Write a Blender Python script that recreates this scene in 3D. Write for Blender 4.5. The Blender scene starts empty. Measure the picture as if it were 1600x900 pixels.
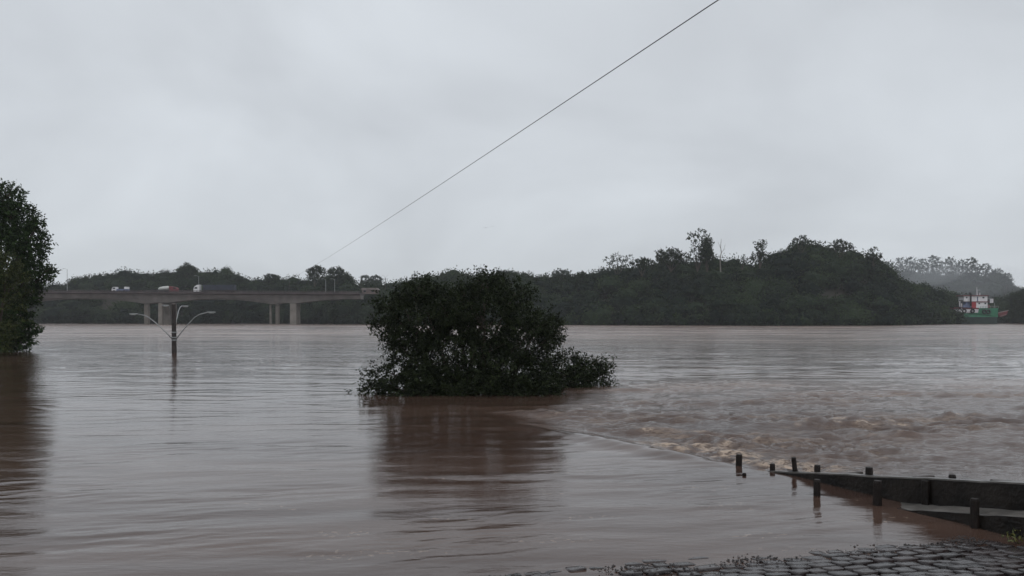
import bpy, math, random
import numpy as np
from mathutils import Vector

R = math.radians
random.seed(7)
rng = np.random.default_rng(7)
scene = bpy.context.scene
COL = scene.collection

# ------------------------------------------------------------------ camera
F = 1256.0            # focal length in photo pixels (1600 wide)
CH = 2.5              # eye height over the water
HY = 498.5            # horizon row
cam_d = bpy.data.cameras.new('camera')
cam = bpy.data.objects.new('camera', cam_d)
COL.objects.link(cam)
cam.location = (0, 0, CH)
cam.rotation_euler = (R(90), 0, 0)
cam_d.sensor_width = 36
cam_d.lens = 36 * F / 1600
cam_d.shift_y = (HY - 450) / 1600
cam_d.clip_start = 0.1
cam_d.clip_end = 6000
scene.camera = cam

# ------------------------------------------------------------------ world
SUN_EL, SUN_AZ = 52, 150
world = bpy.data.worlds.new('World')
scene.world = world
world.use_nodes = True
wn, wl = world.node_tree.nodes, world.node_tree.links
wn.clear()
wo = wn.new('ShaderNodeOutputWorld')
bg = wn.new('ShaderNodeBackground'); bg.inputs['Strength'].default_value = 0.1
sky = wn.new('ShaderNodeTexSky'); sky.sky_type = 'NISHITA'; sky.sun_disc = False
sky.sun_elevation = R(SUN_EL); sky.sun_rotation = R(SUN_AZ)
tc = wn.new('ShaderNodeTexCoord')
sep = wn.new('ShaderNodeSeparateXYZ'); wl.new(tc.outputs['Generated'], sep.inputs[0])
def wmath(op, a, b=None, c=None):
    n = wn.new('ShaderNodeMath'); n.operation = op
    for i, v in enumerate((a, b, c)):
        if v is None: continue
        if isinstance(v, (int, float)): n.inputs[i].default_value = v
        else: wl.new(v, n.inputs[i])
    return n.outputs[0]
zz = wmath('ADD', wmath('MAXIMUM', sep.outputs['Z'], 0.0), 0.45)
u_ = wmath('DIVIDE', sep.outputs['X'], zz); v_ = wmath('DIVIDE', sep.outputs['Y'], zz)
comb = wn.new('ShaderNodeCombineXYZ'); wl.new(u_, comb.inputs[0]); wl.new(v_, comb.inputs[1])
n1 = wn.new('ShaderNodeTexNoise'); n1.inputs['Scale'].default_value = 1.7; n1.inputs['Detail'].default_value = 4
n1.inputs['Roughness'].default_value = 0.5; n1.inputs['Distortion'].default_value = 0.4
wl.new(comb.outputs[0], n1.inputs['Vector'])
cr = wn.new('ShaderNodeValToRGB')
cr.color_ramp.elements[0].position = 0.3; cr.color_ramp.elements[0].color = (5.65, 5.95, 6.32, 1)
cr.color_ramp.elements[1].position = 0.72; cr.color_ramp.elements[1].color = (7.7, 8.15, 8.6, 1)
wl.new(n1.outputs['Fac'], cr.inputs[0])
# cloud deck a little dimmer towards the horizon
mr = wn.new('ShaderNodeMapRange'); mr.inputs['From Min'].default_value = 0.0; mr.inputs['From Max'].default_value = 0.32
mr.inputs['To Min'].default_value = 0.95; mr.inputs['To Max'].default_value = 1.0
wl.new(sep.outputs['Z'], mr.inputs['Value'])
mul = wn.new('ShaderNodeVectorMath'); mul.operation = 'SCALE'
wl.new(cr.outputs[0], mul.inputs[0]); wl.new(mr.outputs[0], mul.inputs['Scale'])
mix = wn.new('ShaderNodeMix'); mix.data_type = 'RGBA'; mix.inputs['Factor'].default_value = 0.95
wl.new(sky.outputs[0], mix.inputs['A']); wl.new(mul.outputs[0], mix.inputs['B'])
wl.new(mix.outputs['Result'], bg.inputs['Color']); wl.new(bg.outputs[0], wo.inputs['Surface'])

sun_d = bpy.data.lights.new('sun', 'SUN'); sun_d.energy = 0.5; sun_d.angle = R(25); sun_d.color = (1, 0.97, 0.93)
sun = bpy.data.objects.new('sun', sun_d); COL.objects.link(sun)
sun.rotation_euler = (R(90 - SUN_EL), 0, R(180 - SUN_AZ))

scene.view_settings.view_transform = 'Standard'
scene.view_settings.look = 'None'
scene.view_settings.exposure = 0.0
scene.view_settings.gamma = 1.0
scene.view_settings.use_curve_mapping = False
scene.render.engine = 'CYCLES'
scene.cycles.volume_bounces = 1

# ------------------------------------------------------------------ helpers
def P(px, py, Y):
    return Vector(((px - 800) / F * Y, Y, CH - (py - HY) / F * Y))

def tag(o, label=None, cat=None, group=None, kind=None):
    if label: o['label'] = label
    if cat: o['category'] = cat
    if group: o['group'] = group
    if kind: o['kind'] = kind
    return o

def empty(name, loc, label, cat, group=None, rz=0):
    o = bpy.data.objects.new(name, None); COL.objects.link(o)
    o.location = loc; o.rotation_euler = (0, 0, rz)
    o.empty_display_size = 0.5
    return tag(o, label, cat, group)

def link_mesh(name, me, mat, parent=None):
    if mat: me.materials.append(mat)
    o = bpy.data.objects.new(name, me); COL.objects.link(o)
    if parent is not None:
        o.parent = parent
        bpy.context.view_layer.update()
        # geometry is given in world space: store the inverse so it stays put
        o.matrix_parent_inverse = parent.matrix_world.inverted()
    return o

def np_mesh(name, V, Q, tint=None, smooth=False, extra=None):
    """V (n,3), Q (m,k) faces of equal size k, or list of such arrays"""
    me = bpy.data.meshes.new(name)
    Qs = Q if isinstance(Q, list) else [Q]
    Qs = [q for q in Qs if len(q)]
    me.vertices.add(len(V)); me.vertices.foreach_set('co', np.asarray(V, np.float32).ravel())
    loops = np.concatenate([q.ravel() for q in Qs]).astype(np.int32)
    cnt = np.concatenate([np.full(len(q), q.shape[1]) for q in Qs]).astype(np.int32)
    st = np.concatenate([[0], np.cumsum(cnt)[:-1]]).astype(np.int32)
    me.loops.add(len(loops)); me.loops.foreach_set('vertex_index', loops)
    me.polygons.add(len(cnt)); me.polygons.foreach_set('loop_start', st); me.polygons.foreach_set('loop_total', cnt)
    me.polygons.foreach_set('use_smooth', np.full(len(cnt), smooth))
    me.update(calc_edges=True); me.validate()
    if tint is not None:
        a = me.attributes.new('tint', 'FLOAT', 'POINT'); a.data.foreach_set('value', np.asarray(tint, np.float32))
    if extra:
        for k, v in extra.items():
            a = me.attributes.new(k, 'FLOAT', 'POINT'); a.data.foreach_set('value', np.asarray(v, np.float32))
    return me

class MB:
    """collects boxes, tubes and prisms, builds ONE mesh object"""
    def __init__(s): s.v = []; s.f = []
    def add(s, vs, fs):
        o = len(s.v); s.v += [tuple(v) for v in vs]; s.f += [tuple(i + o for i in f) for f in fs]; return s
    def box(s, c, size, rz=0, tilt=None, bev=0.0):
        hx, hy, hz = [d / 2 for d in size]
        co, si = math.cos(rz), math.sin(rz)
        b = min(bev, hx * .9, hy * .9, hz * .9)
        vs = []
        if b <= 0:
            base = [(x, y, z) for z in (-hz, hz) for (x, y) in ((-hx, -hy), (hx, -hy), (hx, hy), (-hx, hy))]
            fs = [(3, 2, 1, 0), (4, 5, 6, 7)] + [(i, (i + 1) % 4, (i + 1) % 4 + 4, i + 4) for i in range(4)]
        else:
            base = []; rings = [(-hz, b), (-hz + b, 0), (hz - b, 0), (hz, b)]
            for z, ins in rings:
                x, y = hx - ins, hy - ins
                for (sx, sy) in ((-1, -1), (1, -1), (1, 1), (-1, 1)):
                    base.append((sx * (x if sy * sx > 0 else x - b + ins * .0), sy * y, z)) if False else None
                for (cx, cy) in ((-1, -1), (1, -1), (1, 1), (-1, 1)):
                    a1 = (cx * x, cy * (y - b)); a2 = (cx * (x - b), cy * y)
                    pr = (a1, a2) if cx * cy > 0 else (a2, a1)
                    for q in pr: base.append((q[0], q[1], z))
            fs = [tuple(reversed(range(8))), tuple(range(24, 32))]
            for r in range(3):
                for i in range(8):
                    j = (i + 1) % 8
                    fs.append((r * 8 + i, r * 8 + j, r * 8 + 8 + j, r * 8 + 8 + i))
        for (x, y, z) in base:
            if tilt:
                ax, ay = tilt
                y, z = y * math.cos(ax) - z * math.sin(ax), y * math.sin(ax) + z * math.cos(ax)
                x, z = x * math.cos(ay) + z * math.sin(ay), -x * math.sin(ay) + z * math.cos(ay)
            vs.append((c[0] + x * co - y * si, c[1] + x * si + y * co, c[2] + z))
        return s.add(vs, fs)
    def tube(s, pts, rad, n=8, cap=True):
        pts = [Vector(p) for p in pts]
        if not isinstance(rad, (list, tuple)): rad = [rad] * len(pts)
        vs = []; fs = []
        up = None
        for i, p in enumerate(pts):
            d = (pts[min(i + 1, len(pts) - 1)] - pts[max(i - 1, 0)])
            d.normalize()
            if up is None:
                up = d.orthogonal().normalized()
            else:
                up = (up - d * up.dot(d)).normalized()
            w = d.cross(up)
            for k in range(n):
                a = 2 * math.pi * k / n
                vs.append(p + (up * math.cos(a) + w * math.sin(a)) * rad[i])
        for i in range(len(pts) - 1):
            for k in range(n):
                k2 = (k + 1) % n
                fs.append((i * n + k, i * n + k2, i * n + n + k2, i * n + n + k))
        if cap:
            fs.append(tuple(reversed(range(n)))); fs.append(tuple(range((len(pts) - 1) * n, len(pts) * n)))
        return s.add(vs, fs)
    def prism(s, poly, d0, d1, axis='y', rz=None):
        """poly (a,z) outline extruded along y from d0 to d1 (axis='y': a is x) """
        n = len(poly)
        if axis == 'y': vs = [(a, d0, z) for a, z in poly] + [(a, d1, z) for a, z in poly]
        else: vs = [(d0, a, z) for a, z in poly] + [(d1, a, z) for a, z in poly]
        fs = [tuple(range(n)), tuple(reversed(range(n, 2 * n)))] + [(i, i + n, (i + 1) % n + n, (i + 1) % n) for i in range(n)]
        return s.add(vs, fs)
    def build(s, name, mat, parent=None, smooth=False, bevel=0.0):
        me = bpy.data.meshes.new(name)
        me.from_pydata(s.v, [], s.f)
        import bmesh
        bm = bmesh.new(); bm.from_mesh(me); bmesh.ops.recalc_face_normals(bm, faces=bm.faces[:])
        bm.to_mesh(me); bm.free()
        if smooth:
            me.polygons.foreach_set('use_smooth', [True] * len(me.polygons))
        me.update()
        return link_mesh(name, me, mat, parent)

# ------------------------------------------------------------------ noise (numpy)
_perm = np.random.default_rng(3).permutation(512)
_perm = np.concatenate([_perm, _perm, _perm])
_ang = np.random.default_rng(4).uniform(0, 2 * np.pi, 512)
def perlin(x, y, seed=0):
    x = x + seed * 37.7; y = y + seed * 91.3
    xi = np.floor(x).astype(np.int64); yi = np.floor(y).astype(np.int64)
    xf = x - xi; yf = y - yi
    u = xf * xf * xf * (xf * (xf * 6 - 15) + 10); v = yf * yf * yf * (yf * (yf * 6 - 15) + 10)
    def g(ix, iy, fx, fy):
        h = _perm[(_perm[ix & 511] + iy) & 511]
        a = _ang[h & 511]
        return np.cos(a) * fx + np.sin(a) * fy
    n00 = g(xi, yi, xf, yf); n10 = g(xi + 1, yi, xf - 1, yf)
    n01 = g(xi, yi + 1, xf, yf - 1); n11 = g(xi + 1, yi + 1, xf - 1, yf - 1)
    a = n00 + u * (n10 - n00); b = n01 + u * (n11 - n01)
    return (a + v * (b - a)) * 1.5
def sstep(x, a, b):
    t = np.clip((x - a) / (b - a), 0, 1); return t * t * (3 - 2 * t)

# ------------------------------------------------------------------ materials
def newmat(name):
    m = bpy.data.materials.new(name); m.use_nodes = True
    nt = m.node_tree; b = nt.nodes['Principled BSDF']
    return m, nt.nodes, nt.links, b

def plain(name, col, rough=0.6, var=0.25, scale=3.0, metal=0.0, spec=0.5, bump=0.0):
    m, n, l, b = newmat(name)
    b.inputs['Roughness'].default_value = rough; b.inputs['Metallic'].default_value = metal
    b.inputs['Specular IOR Level'].default_value = spec
    t = n.new('ShaderNodeTexCoord'); no = n.new('ShaderNodeTexNoise')
    no.inputs['Scale'].default_value = scale; no.inputs['Detail'].default_value = 5
    l.new(t.outputs['Object'], no.inputs['Vector'])
    r = n.new('ShaderNodeValToRGB')
    r.color_ramp.elements[0].position = .3; r.color_ramp.elements[0].color = tuple(c * (1 - var) for c in col) + (1,)
    r.color_ramp.elements[1].position = .7; r.color_ramp.elements[1].color = tuple(min(1, c * (1 + var)) for c in col) + (1,)
    l.new(no.outputs['Fac'], r.inputs[0]); l.new(r.outputs[0], b.inputs['Base Color'])
    if bump:
        bp = n.new('ShaderNodeBump'); bp.inputs['Strength'].default_value = bump; bp.inputs['Distance'].default_value = .02
        no2 = n.new('ShaderNodeTexNoise'); no2.inputs['Scale'].default_value = scale * 8; no2.inputs['Detail'].default_value = 6
        l.new(t.outputs['Object'], no2.inputs['Vector']); l.new(no2.outputs['Fac'], bp.inputs['Height']); l.new(bp.outputs[0], b.inputs['Normal'])
    return m

def leafmat(name, dark, light, rough=0.55, spec=0.3):
    m, n, l, b = newmat(name)
    a = n.new('ShaderNodeAttribute'); a.attribute_name = 'tint'
    r = n.new('ShaderNodeValToRGB')
    r.color_ramp.elements[0].position = 0; r.color_ramp.elements[0].color = dark + (1,)
    r.color_ramp.elements[1].position = 1; r.color_ramp.elements[1].color = light + (1,)
    l.new(a.outputs['Fac'], r.inputs[0]); l.new(r.outputs[0], b.inputs['Base Color'])
    b.inputs['Roughness'].default_value = rough; b.inputs['Specular IOR Level'].default_value = spec
    return m

M = {}
M['forest'] = leafmat('forest_leaf', (0.004, 0.009, 0.006), (0.048, 0.072, 0.028), .85, .05)
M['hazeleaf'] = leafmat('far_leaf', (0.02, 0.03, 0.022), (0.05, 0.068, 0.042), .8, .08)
M['bush'] = leafmat('bush_leaf', (0.007, 0.010, 0.006), (0.036, 0.048, 0.019), .65, .12)
M['tree'] = leafmat('tree_leaf', (0.010, 0.018, 0.008), (0.045, 0.078, 0.024), .6, .12)
M['yellowleaf'] = leafmat('yellow_leaf', (0.016, 0.024, 0.009), (0.07, 0.08, 0.024), .6, .15)
M['bark'] = plain('bark', (0.06, 0.045, 0.035), .85, .4, 6, bump=.5)
M['palebark'] = plain('pale_bark', (0.22, 0.2, 0.18), .8, .3, 3)
M['concrete'] = plain('bridge_concrete', (0.16, 0.145, 0.135), .85, .25, .25, bump=.3)
M['pier'] = plain('pier_concrete', (0.20, 0.18, 0.16), .85, .25, .4)
M['slab'] = plain('deck_edge', (0.07, 0.055, 0.055), .85, .35, .3)
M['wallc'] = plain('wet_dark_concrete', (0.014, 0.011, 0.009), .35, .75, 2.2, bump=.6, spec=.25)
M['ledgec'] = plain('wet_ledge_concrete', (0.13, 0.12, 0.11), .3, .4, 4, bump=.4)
M['post'] = plain('wet_post_wood', (0.016, 0.011, 0.009), .55, .5, 12, bump=.6, spec=.25)
M['plank'] = plain('old_plank', (0.045, 0.032, 0.026), .6, .4, 10, bump=.5)
M['polec'] = plain('pole_concrete', (0.035, 0.028, 0.026), .8, .5, 3, bump=.4)
M['galv'] = plain('galvanised_steel', (0.30, 0.31, 0.31), .45, .15, 5, metal=.4)
M['lampglass'] = plain('lamp_glass', (0.6, 0.6, 0.58), .2, .05, 5)
M['cable'] = plain('cable_steel', (0.06, 0.06, 0.065), .6, .2, 20)
M['white'] = plain('white_paint', (0.72, 0.71, 0.72), .45, .08, .8)
M['offwhite'] = plain('offwhite_paint', (0.55, 0.53, 0.55), .5, .15, .6)
M['red'] = plain('red_paint', (0.32, 0.02, 0.025), .5, .2, .8)
M['darkred'] = plain('dark_red_paint', (0.14, 0.02, 0.025), .55, .3, .8)
M['green'] = plain('green_hull_paint', (0.010, 0.14, 0.068), .45, .3, .5)
M['darkgreen'] = plain('dark_hull_paint', (0.008, 0.025, 0.02), .6, .4, .5)
M['black'] = plain('black_paint', (0.012, 0.013, 0.015), .5, .3, 1)
M['rubber'] = plain('rubber', (0.015, 0.015, 0.015), .8, .2, 5)
M['navy'] = plain('dark_blue_tarp', (0.02, 0.026, 0.045), .6, .3, .7)
M['bluegrey'] = plain('blue_grey_machine', (0.12, 0.15, 0.25), .5, .4, 1)
M['glass'] = plain('dark_glass', (0.02, 0.025, 0.03), .08, .1, 1)
M['steel'] = plain('tank_steel', (0.5, 0.5, 0.48), .35, .15, 1, metal=.3)
M['brick'] = plain('old_brick_wall', (0.17, 0.13, 0.12), .85, .25, 1)
M['roof'] = plain('grey_roof', (0.2, 0.17, 0.16), .8, .25, 1)
M['bird'] = plain('bird_feather', (0.02, 0.02, 0.022), .7, .1, 5)

# ------------------------------------------------------------------ far bank description (world functions)
BANK = np.array([(-1500, 430), (0, 430), (470, 425), (540, 372), (700, 350), (900, 330), (1200, 300), (1380, 310), (1500, 400), (1560, 445), (1700, 430), (3200, 430)], float)
SIL = np.array([(-1500, 440), (0, 446), (70, 448), (88, 446), (105, 440), (140, 431), (180, 427), (215, 425), (232, 434), (250, 428), (285, 421), (305, 422), (330, 425),
    (345, 421), (368, 424), (374, 434), (392, 437), (440, 435), (480, 436), (490, 432), (530, 431), (548, 436), (557, 444), (600, 447), (620, 446), (640, 438), (670, 432),
    (690, 426), (720, 427), (740, 431), (775, 428), (800, 427), (835, 431), (860, 433), (900, 432), (935, 432), (948, 424), (970, 420), (1000, 418), (1022, 414),
    (1050, 408), (1100, 410), (1130, 408), (1150, 414), (1175, 410), (1200, 404), (1230, 391), (1250, 381), (1280, 382), (1300, 389), (1330, 396), (1360, 403), (1380, 416), (1400, 433),
    (1440, 446), (1500, 463), (1540, 470), (1565, 466), (1580, 460), (1600, 456), (1700, 452), (3200, 440)], float)
HILL_D = 60.0
def bankY(px): return np.interp(px, BANK[:, 0], BANK[:, 1])
def topZ(px):
    return CH + (HY - np.interp(px, SIL[:, 0], SIL[:, 1])) / F * (bankY(px) + HILL_D * .85)
RAMP_P = np.array([0.0, 7.82]); RAMP_N = np.array([0.267, -0.964])
def ramp_d(X, Y): return (X - RAMP_P[0]) * RAMP_N[0] + (Y - RAMP_P[1]) * RAMP_N[1]
def groundZ(X, Y):
    X = np.asarray(X, float); Y = np.asarray(Y, float)
    Ys = np.maximum(Y, 60.0)
    px = np.clip(800 + F * X / Ys, -1500, 3200)
    t = (Y - bankY(px)) / HILL_D
    hz = np.maximum(topZ(px) - 9.5, 1.5)
    far = np.where(t < 0, np.maximum(-3, t * 18), 0.4 + (hz - .4) * sstep(t, 0, .85))
    ridge = 37 * np.exp(-((Y - 900) / 110) ** 2) * sstep(px, 1330, 1400) * (1 - sstep(px, 1560, 1700))
    far = np.where(t > 0, np.maximum(far, ridge), far)
    near = np.clip(ramp_d(X, Y) * 0.085 - 0.05, -3, 1.6)
    return np.where(Y < 60, near, far)

# ------------------------------------------------------------------ ground sheet
gx = np.unique(np.concatenate([np.arange(-1500, 1501, 12.0), np.arange(-15, 15.01, 1.0)]))
gy = np.unique(np.concatenate([np.arange(-300, 1600, 12.0), np.arange(-20, 20.01, 1.0), np.arange(280, 520, 6.0)]))
GX, GY = np.meshgrid(gx, gy)
GZ = groundZ(GX, GY)
nx, ny = len(gx), len(gy)
ii = np.arange(ny - 1)[:, None] * nx + np.arange(nx - 1)[None, :]
GQ = np.stack([ii, ii + 1, ii + nx + 1, ii + nx], -1).reshape(-1, 4)
m, n, l, b = newmat('earth')
tcn = n.new('ShaderNodeTexCoord'); no = n.new('ShaderNodeTexNoise'); no.inputs['Scale'].default_value = .6; no.inputs['Detail'].default_value = 8
l.new(tcn.outputs['Object'], no.inputs['Vector']); r = n.new('ShaderNodeValToRGB')
r.color_ramp.elements[0].color = (0.012, 0.01, 0.008, 1); r.color_ramp.elements[1].color = (0.04, 0.035, 0.022, 1)
l.new(no.outputs['Fac'], r.inputs[0]); l.new(r.outputs[0], b.inputs['Base Color']); b.inputs['Roughness'].default_value = .8
M['earth'] = m
g = link_mesh('ground', np_mesh('ground', np.stack([GX, GY, GZ], -1).reshape(-1, 3), GQ, smooth=True), M['earth'])
tag(g, kind='structure')

# ------------------------------------------------------------------ river
LXY = np.array([(9.5, 2.0), (7.46, 6.0), (5.99, 9.41), (4.56, 12.74), (3.03, 15.2), (1.4, 17.8), (-1.5, 22.0)])
def wallX(Y): return np.interp(Y, LXY[:, 1], LXY[:, 0])
NU, NYR = 1150, 1350
uu = np.concatenate([np.linspace(-3.2, -0.8, 60)[:-1], np.linspace(-0.8, 0.8, NU), np.linspace(0.8, 3.2, 60)[1:]])
yy = np.concatenate([[-60, -20, 0.5, 2.5], np.geomspace(4.0, 470.0, NYR), [900, 1500]])
U, YY = np.meshgrid(uu, yy)
XX = U * np.maximum(YY, 4.0)
XX[0] = uu * 60; XX[1] = uu * 20
dY = 0.0036 * YY; dX = 0.0014 * YY
s = XX - wallX(np.clip(YY, 2, 22))
s = np.where(YY > 22, 3.0, s)
pool = (1 - sstep(YY, 20, 30)) * (1 - sstep(s, -0.4, 0.6))        # calm flooded pool in front
right = sstep(XX, -2, 6) * sstep(YY, 15, 24) * (1 - sstep(YY, 40, 90))
turb = sstep(s, 0.3, 2.2) * sstep(YY, 11.5, 14.5) * (1 - sstep(YY, 22, 34)) * (1 - .4 * sstep(s, 14, 25))
turb = np.where(YY > 22, sstep(XX, 0, 5) * (1 - sstep(YY, 22, 38)), turb)
river = np.clip(1 - .86 * pool, 0, 1) * (0.34 + .25 * right + .10 * sstep(YY, 60, 140))
def octv(lx, ly, amp, seed, rot=0.0, warp=0.0):
    c, si = math.cos(rot), math.sin(rot)
    a = XX * c + YY * si; bb = -XX * si + YY * c
    if warp: bb = bb + warp * perlin(XX / (lx * .8), YY / (lx * .8), seed + 50)
    att = 1 - sstep(dY / ly, .18, .5)
    return amp * att * perlin(a / lx, bb / ly, seed)
def ridged(lx, ly, amp, seed, rot=0.0, warp=0.0):
    z = octv(lx, ly, 1.0, seed, rot, warp)
    return amp * (.35 - np.abs(z)) * (1 - sstep(dY / ly, .18, .5))
Z = np.zeros_like(XX)
Z += river * octv(16, 5.5, .05, 1, .03, 1.0)
Z += river * octv(7, 2.3, .055, 2, -.04, .6)
Z += river * ridged(4.0, 1.3, .065, 3, .05, .5)
Z += river * ridged(2.1, .75, .040, 4, -.06, .3)
Z += river * octv(1.0, .34, .014, 5, .08, .1)
# pool: long low undulation and fine diagonal ripples
pr = np.clip(pool, 0, 1)
Z += pr * octv(7, 2.2, .009, 11, .18, .5)
patch = sstep(perlin(XX / 3.2, YY / 2.6, 31), -.15, .45)
Z += pr * octv(2.4, .62, .0105, 15, .1, .25)
Z += pr * (.25 + patch) * octv(1.1, .26, .0065, 12, .22, .12)
Z += pr * (.1 + patch) * octv(.5, .14, .0042, 13, .30, .05)
Z += pr * (.1 + patch) * octv(.25, .08, .0022, 14, .15, .03)
# drop over the drowned wall, smooth tongue then standing waves
drop = sstep(s, -.35, .9) * sstep(YY, 12.3, 14.2) * (1 - sstep(YY, 17.5, 24)) * (1 - sstep(s, 8, 20))
Z -= .085 * drop
hump = np.exp(-((s + .45) / .45) ** 2) * sstep(YY, 13.3, 15) * (1 - sstep(YY, 16.8, 19.5))
Z += .08 * hump
T1 = octv(3.4, 1.15, 1.0, 21, .12, .6)
T2 = ridged(1.7, .75, 1.0, 22, -.1, .4)
T3 = octv(.7, .35, 1.0, 23, .2, .2)
T4 = octv(.28, .17, 1.0, 24, .1, .1)
clump = sstep(perlin(XX / 5.5, YY / 3.0, 33), -.25, .4)
Z += turb * (.3 + .7 * clump) * (.11 * T1 + .12 * T2 + .09 * T3 + .05 * T4)
Z += .10 * np.exp(-((YY - 19.2 - .22 * (XX - 7) - .5 * perlin(XX / 2.5, XX * 0, 61)) / .45) ** 2) * sstep(XX, 4.8, 6.2) * (1 - sstep(XX, 9, 10.5)) * (1 + .5 * T2)
rid1 = np.exp(-((YY - 19.0 - .22 * (XX - 7) - .5 * perlin(XX / 2.5, XX * 0, 61)) / .38) ** 2) * sstep(XX, 4.8, 6.2) * (1 - sstep(XX, 9, 10.5))
rid2 = np.exp(-((YY - 20.6 - .05 * (XX - 12) - .6 * perlin(XX / 2.1, XX * 0, 62)) / .40) ** 2) * sstep(XX, 9.5, 11)
Z += .09 * rid2 * (1 + .5 * T2)
lip = sstep(s, 0.0, .35) * (1 - sstep(s, .9, 2.3)) * sstep(YY, 12.9, 13.8) * (1 - sstep(YY, 15.8, 17.2))
Z += lip * (.05 + .085 * T2 + .075 * T3 + .05 * T4)
# eddies: ring round lamp post, bush wake
for (ex, ey, er, ea) in ((P(272, 553, 57.6).x, 57.3, .9, .05), (P(1371, 790, 10.77).x, 10.77, .16, .006), (P(1277, 775, 11.36).x, 11.36, .15, .006)):
    d2 = ((XX - ex) ** 2 + ((YY - ey)) ** 2) / er ** 2
    Z += ea * np.exp(-d2)
# foam
G1 = octv(.42, .22, 1.0, 71, .3, .1) + .7 * octv(.17, .11, 1.0, 72, -.3, .05) + .5 * octv(.09, .07, 1.0, 73)
fo = lip * sstep(.4 * T2 + .3 * T3 + G1 + .28, 0, .5)
foR = np.maximum(rid1, rid2) * sstep(G1 + .4 * T2, .05, .5) * sstep(perlin(XX / 1.1, YY / .8, 44), -.2, .3)
crest = turb * clump * sstep(.7 * T1 + .9 * T2 + .4 * T3, .28, .60) * sstep(G1, .05, .5)
thin = .30 * turb * clump * sstep(perlin(XX / 1.3, YY / .55, 47) + .5 * G1, -.1, .6)
foam = np.clip(fo * 1.0 + crest * .8 + foR * 1.0 + thin, 0, 1)
fl = sstep(perlin(XX / 1.6, YY / .5, 41), .42, .6) * sstep(perlin(XX / .09, YY / .07, 42), .34, .55) * pr * (1 - sstep(YY, 12, 18))
foam = np.maximum(foam, fl * .25)
ruf = .025 + .26 * sstep(YY, 40, 170) + .06 * turb
chopv = .25 * sstep(YY, 26, 50) + .75 * sstep(YY, 50, 150)
Vr = np.stack([XX, YY, Z], -1).reshape(-1, 3)
nw = len(uu); nh = len(yy)
ii = np.arange(nh - 1)[:, None] * nw + np.arange(nw - 1)[None, :]
RQ = np.stack([ii, ii + 1, ii + nw + 1, ii + nw], -1).reshape(-1, 4)
m, n, l, b = newmat('muddy_water')
tcn = n.new('ShaderNodeTexCoord')
def mapn(sx, sy, rot=0):
    mp = n.new('ShaderNodeMapping'); mp.inputs['Scale'].default_value = (sx, sy, 1); mp.inputs['Rotation'].default_value = (0, 0, rot)
    l.new(tcn.outputs['Object'], mp.inputs['Vector']); return mp
def noi(mp, detail=4, rough=.55, dist=0.0):
    t = n.new('ShaderNodeTexNoise'); t.inputs['Scale'].default_value = 1; t.inputs['Detail'].default_value = detail
    t.inputs['Roughness'].default_value = rough; t.inputs['Distortion'].default_value = dist
    l.new(mp.outputs[0], t.inputs['Vector']); return t
# silt streaks in the water's own colour, then reflected-sky streaks painted over the far part
st = noi(mapn(.12, .45, .12), 6, .6, .6)
rp = n.new('ShaderNodeValToRGB')
rp.color_ramp.elements[0].position = .32; rp.color_ramp.elements[0].color = (0.050, 0.028, 0.021, 1)
rp.color_ramp.elements[1].position = .68; rp.color_ramp.elements[1].color = (0.102, 0.064, 0.049, 1)
l.new(st.outputs['Fac'], rp.inputs[0])
fa = n.new('ShaderNodeAttribute'); fa.attribute_name = 'foam'
fn_ = noi(mapn(7, 13, .2), 6, .7, .8); fr = n.new('ShaderNodeMapRange'); fr.inputs['From Min'].default_value = .36; fr.inputs['From Max'].default_value = .56
l.new(fn_.outputs['Fac'], fr.inputs['Value'])
fm = n.new('ShaderNodeMath'); fm.operation = 'MULTIPLY'; l.new(fr.outputs[0], fm.inputs[0]); l.new(fa.outputs['Fac'], fm.inputs[1])
fx = n.new('ShaderNodeMix'); fx.data_type = 'RGBA'; l.new(fm.outputs[0], fx.inputs['Factor'])
sa = n.new('ShaderNodeAttribute'); sa.attribute_name = 'silt_sheen'
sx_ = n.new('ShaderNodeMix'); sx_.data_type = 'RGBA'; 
sn = noi(mapn(.035, .26, .03), 8, .74, .5)  # painted streaks of sky reflection, mixed with the current's lighter silt
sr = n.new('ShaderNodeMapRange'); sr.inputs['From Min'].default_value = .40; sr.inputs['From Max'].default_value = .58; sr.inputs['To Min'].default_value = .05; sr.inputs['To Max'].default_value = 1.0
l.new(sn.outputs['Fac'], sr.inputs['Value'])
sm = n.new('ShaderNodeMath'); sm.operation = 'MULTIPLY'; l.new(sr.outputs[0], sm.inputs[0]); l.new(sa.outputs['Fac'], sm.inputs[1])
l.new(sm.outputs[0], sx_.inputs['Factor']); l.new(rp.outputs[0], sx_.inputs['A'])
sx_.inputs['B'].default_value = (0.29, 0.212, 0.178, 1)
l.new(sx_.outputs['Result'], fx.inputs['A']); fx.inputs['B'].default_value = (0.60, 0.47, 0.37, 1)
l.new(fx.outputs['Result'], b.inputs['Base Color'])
ra = n.new('ShaderNodeAttribute'); ra.attribute_name = 'ruf'
rm = n.new('ShaderNodeMath'); rm.operation = 'MULTIPLY_ADD'; l.new(fm.outputs[0], rm.inputs[0]); rm.inputs[1].default_value = .5
rv = n.new('ShaderNodeMapRange'); rv.inputs['From Min'].default_value = .40; rv.inputs['From Max'].default_value = .58; rv.inputs['To Min'].default_value = .25; rv.inputs['To Max'].default_value = 1.25
l.new(sn.outputs['Fac'], rv.inputs['Value']); rq = n.new('ShaderNodeMath'); rq.operation = 'MULTIPLY'
l.new(rv.outputs[0], rq.inputs[0]); l.new(ra.outputs['Fac'], rq.inputs[1]); l.new(rq.outputs[0], rm.inputs[2]); l.new(rm.outputs[0], b.inputs['Roughness'])
b.inputs['IOR'].default_value = 1.333
b1 = n.new('ShaderNodeBump'); b1.inputs['Strength'].default_value = 1; b1.inputs['Distance'].default_value = .0038
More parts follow.
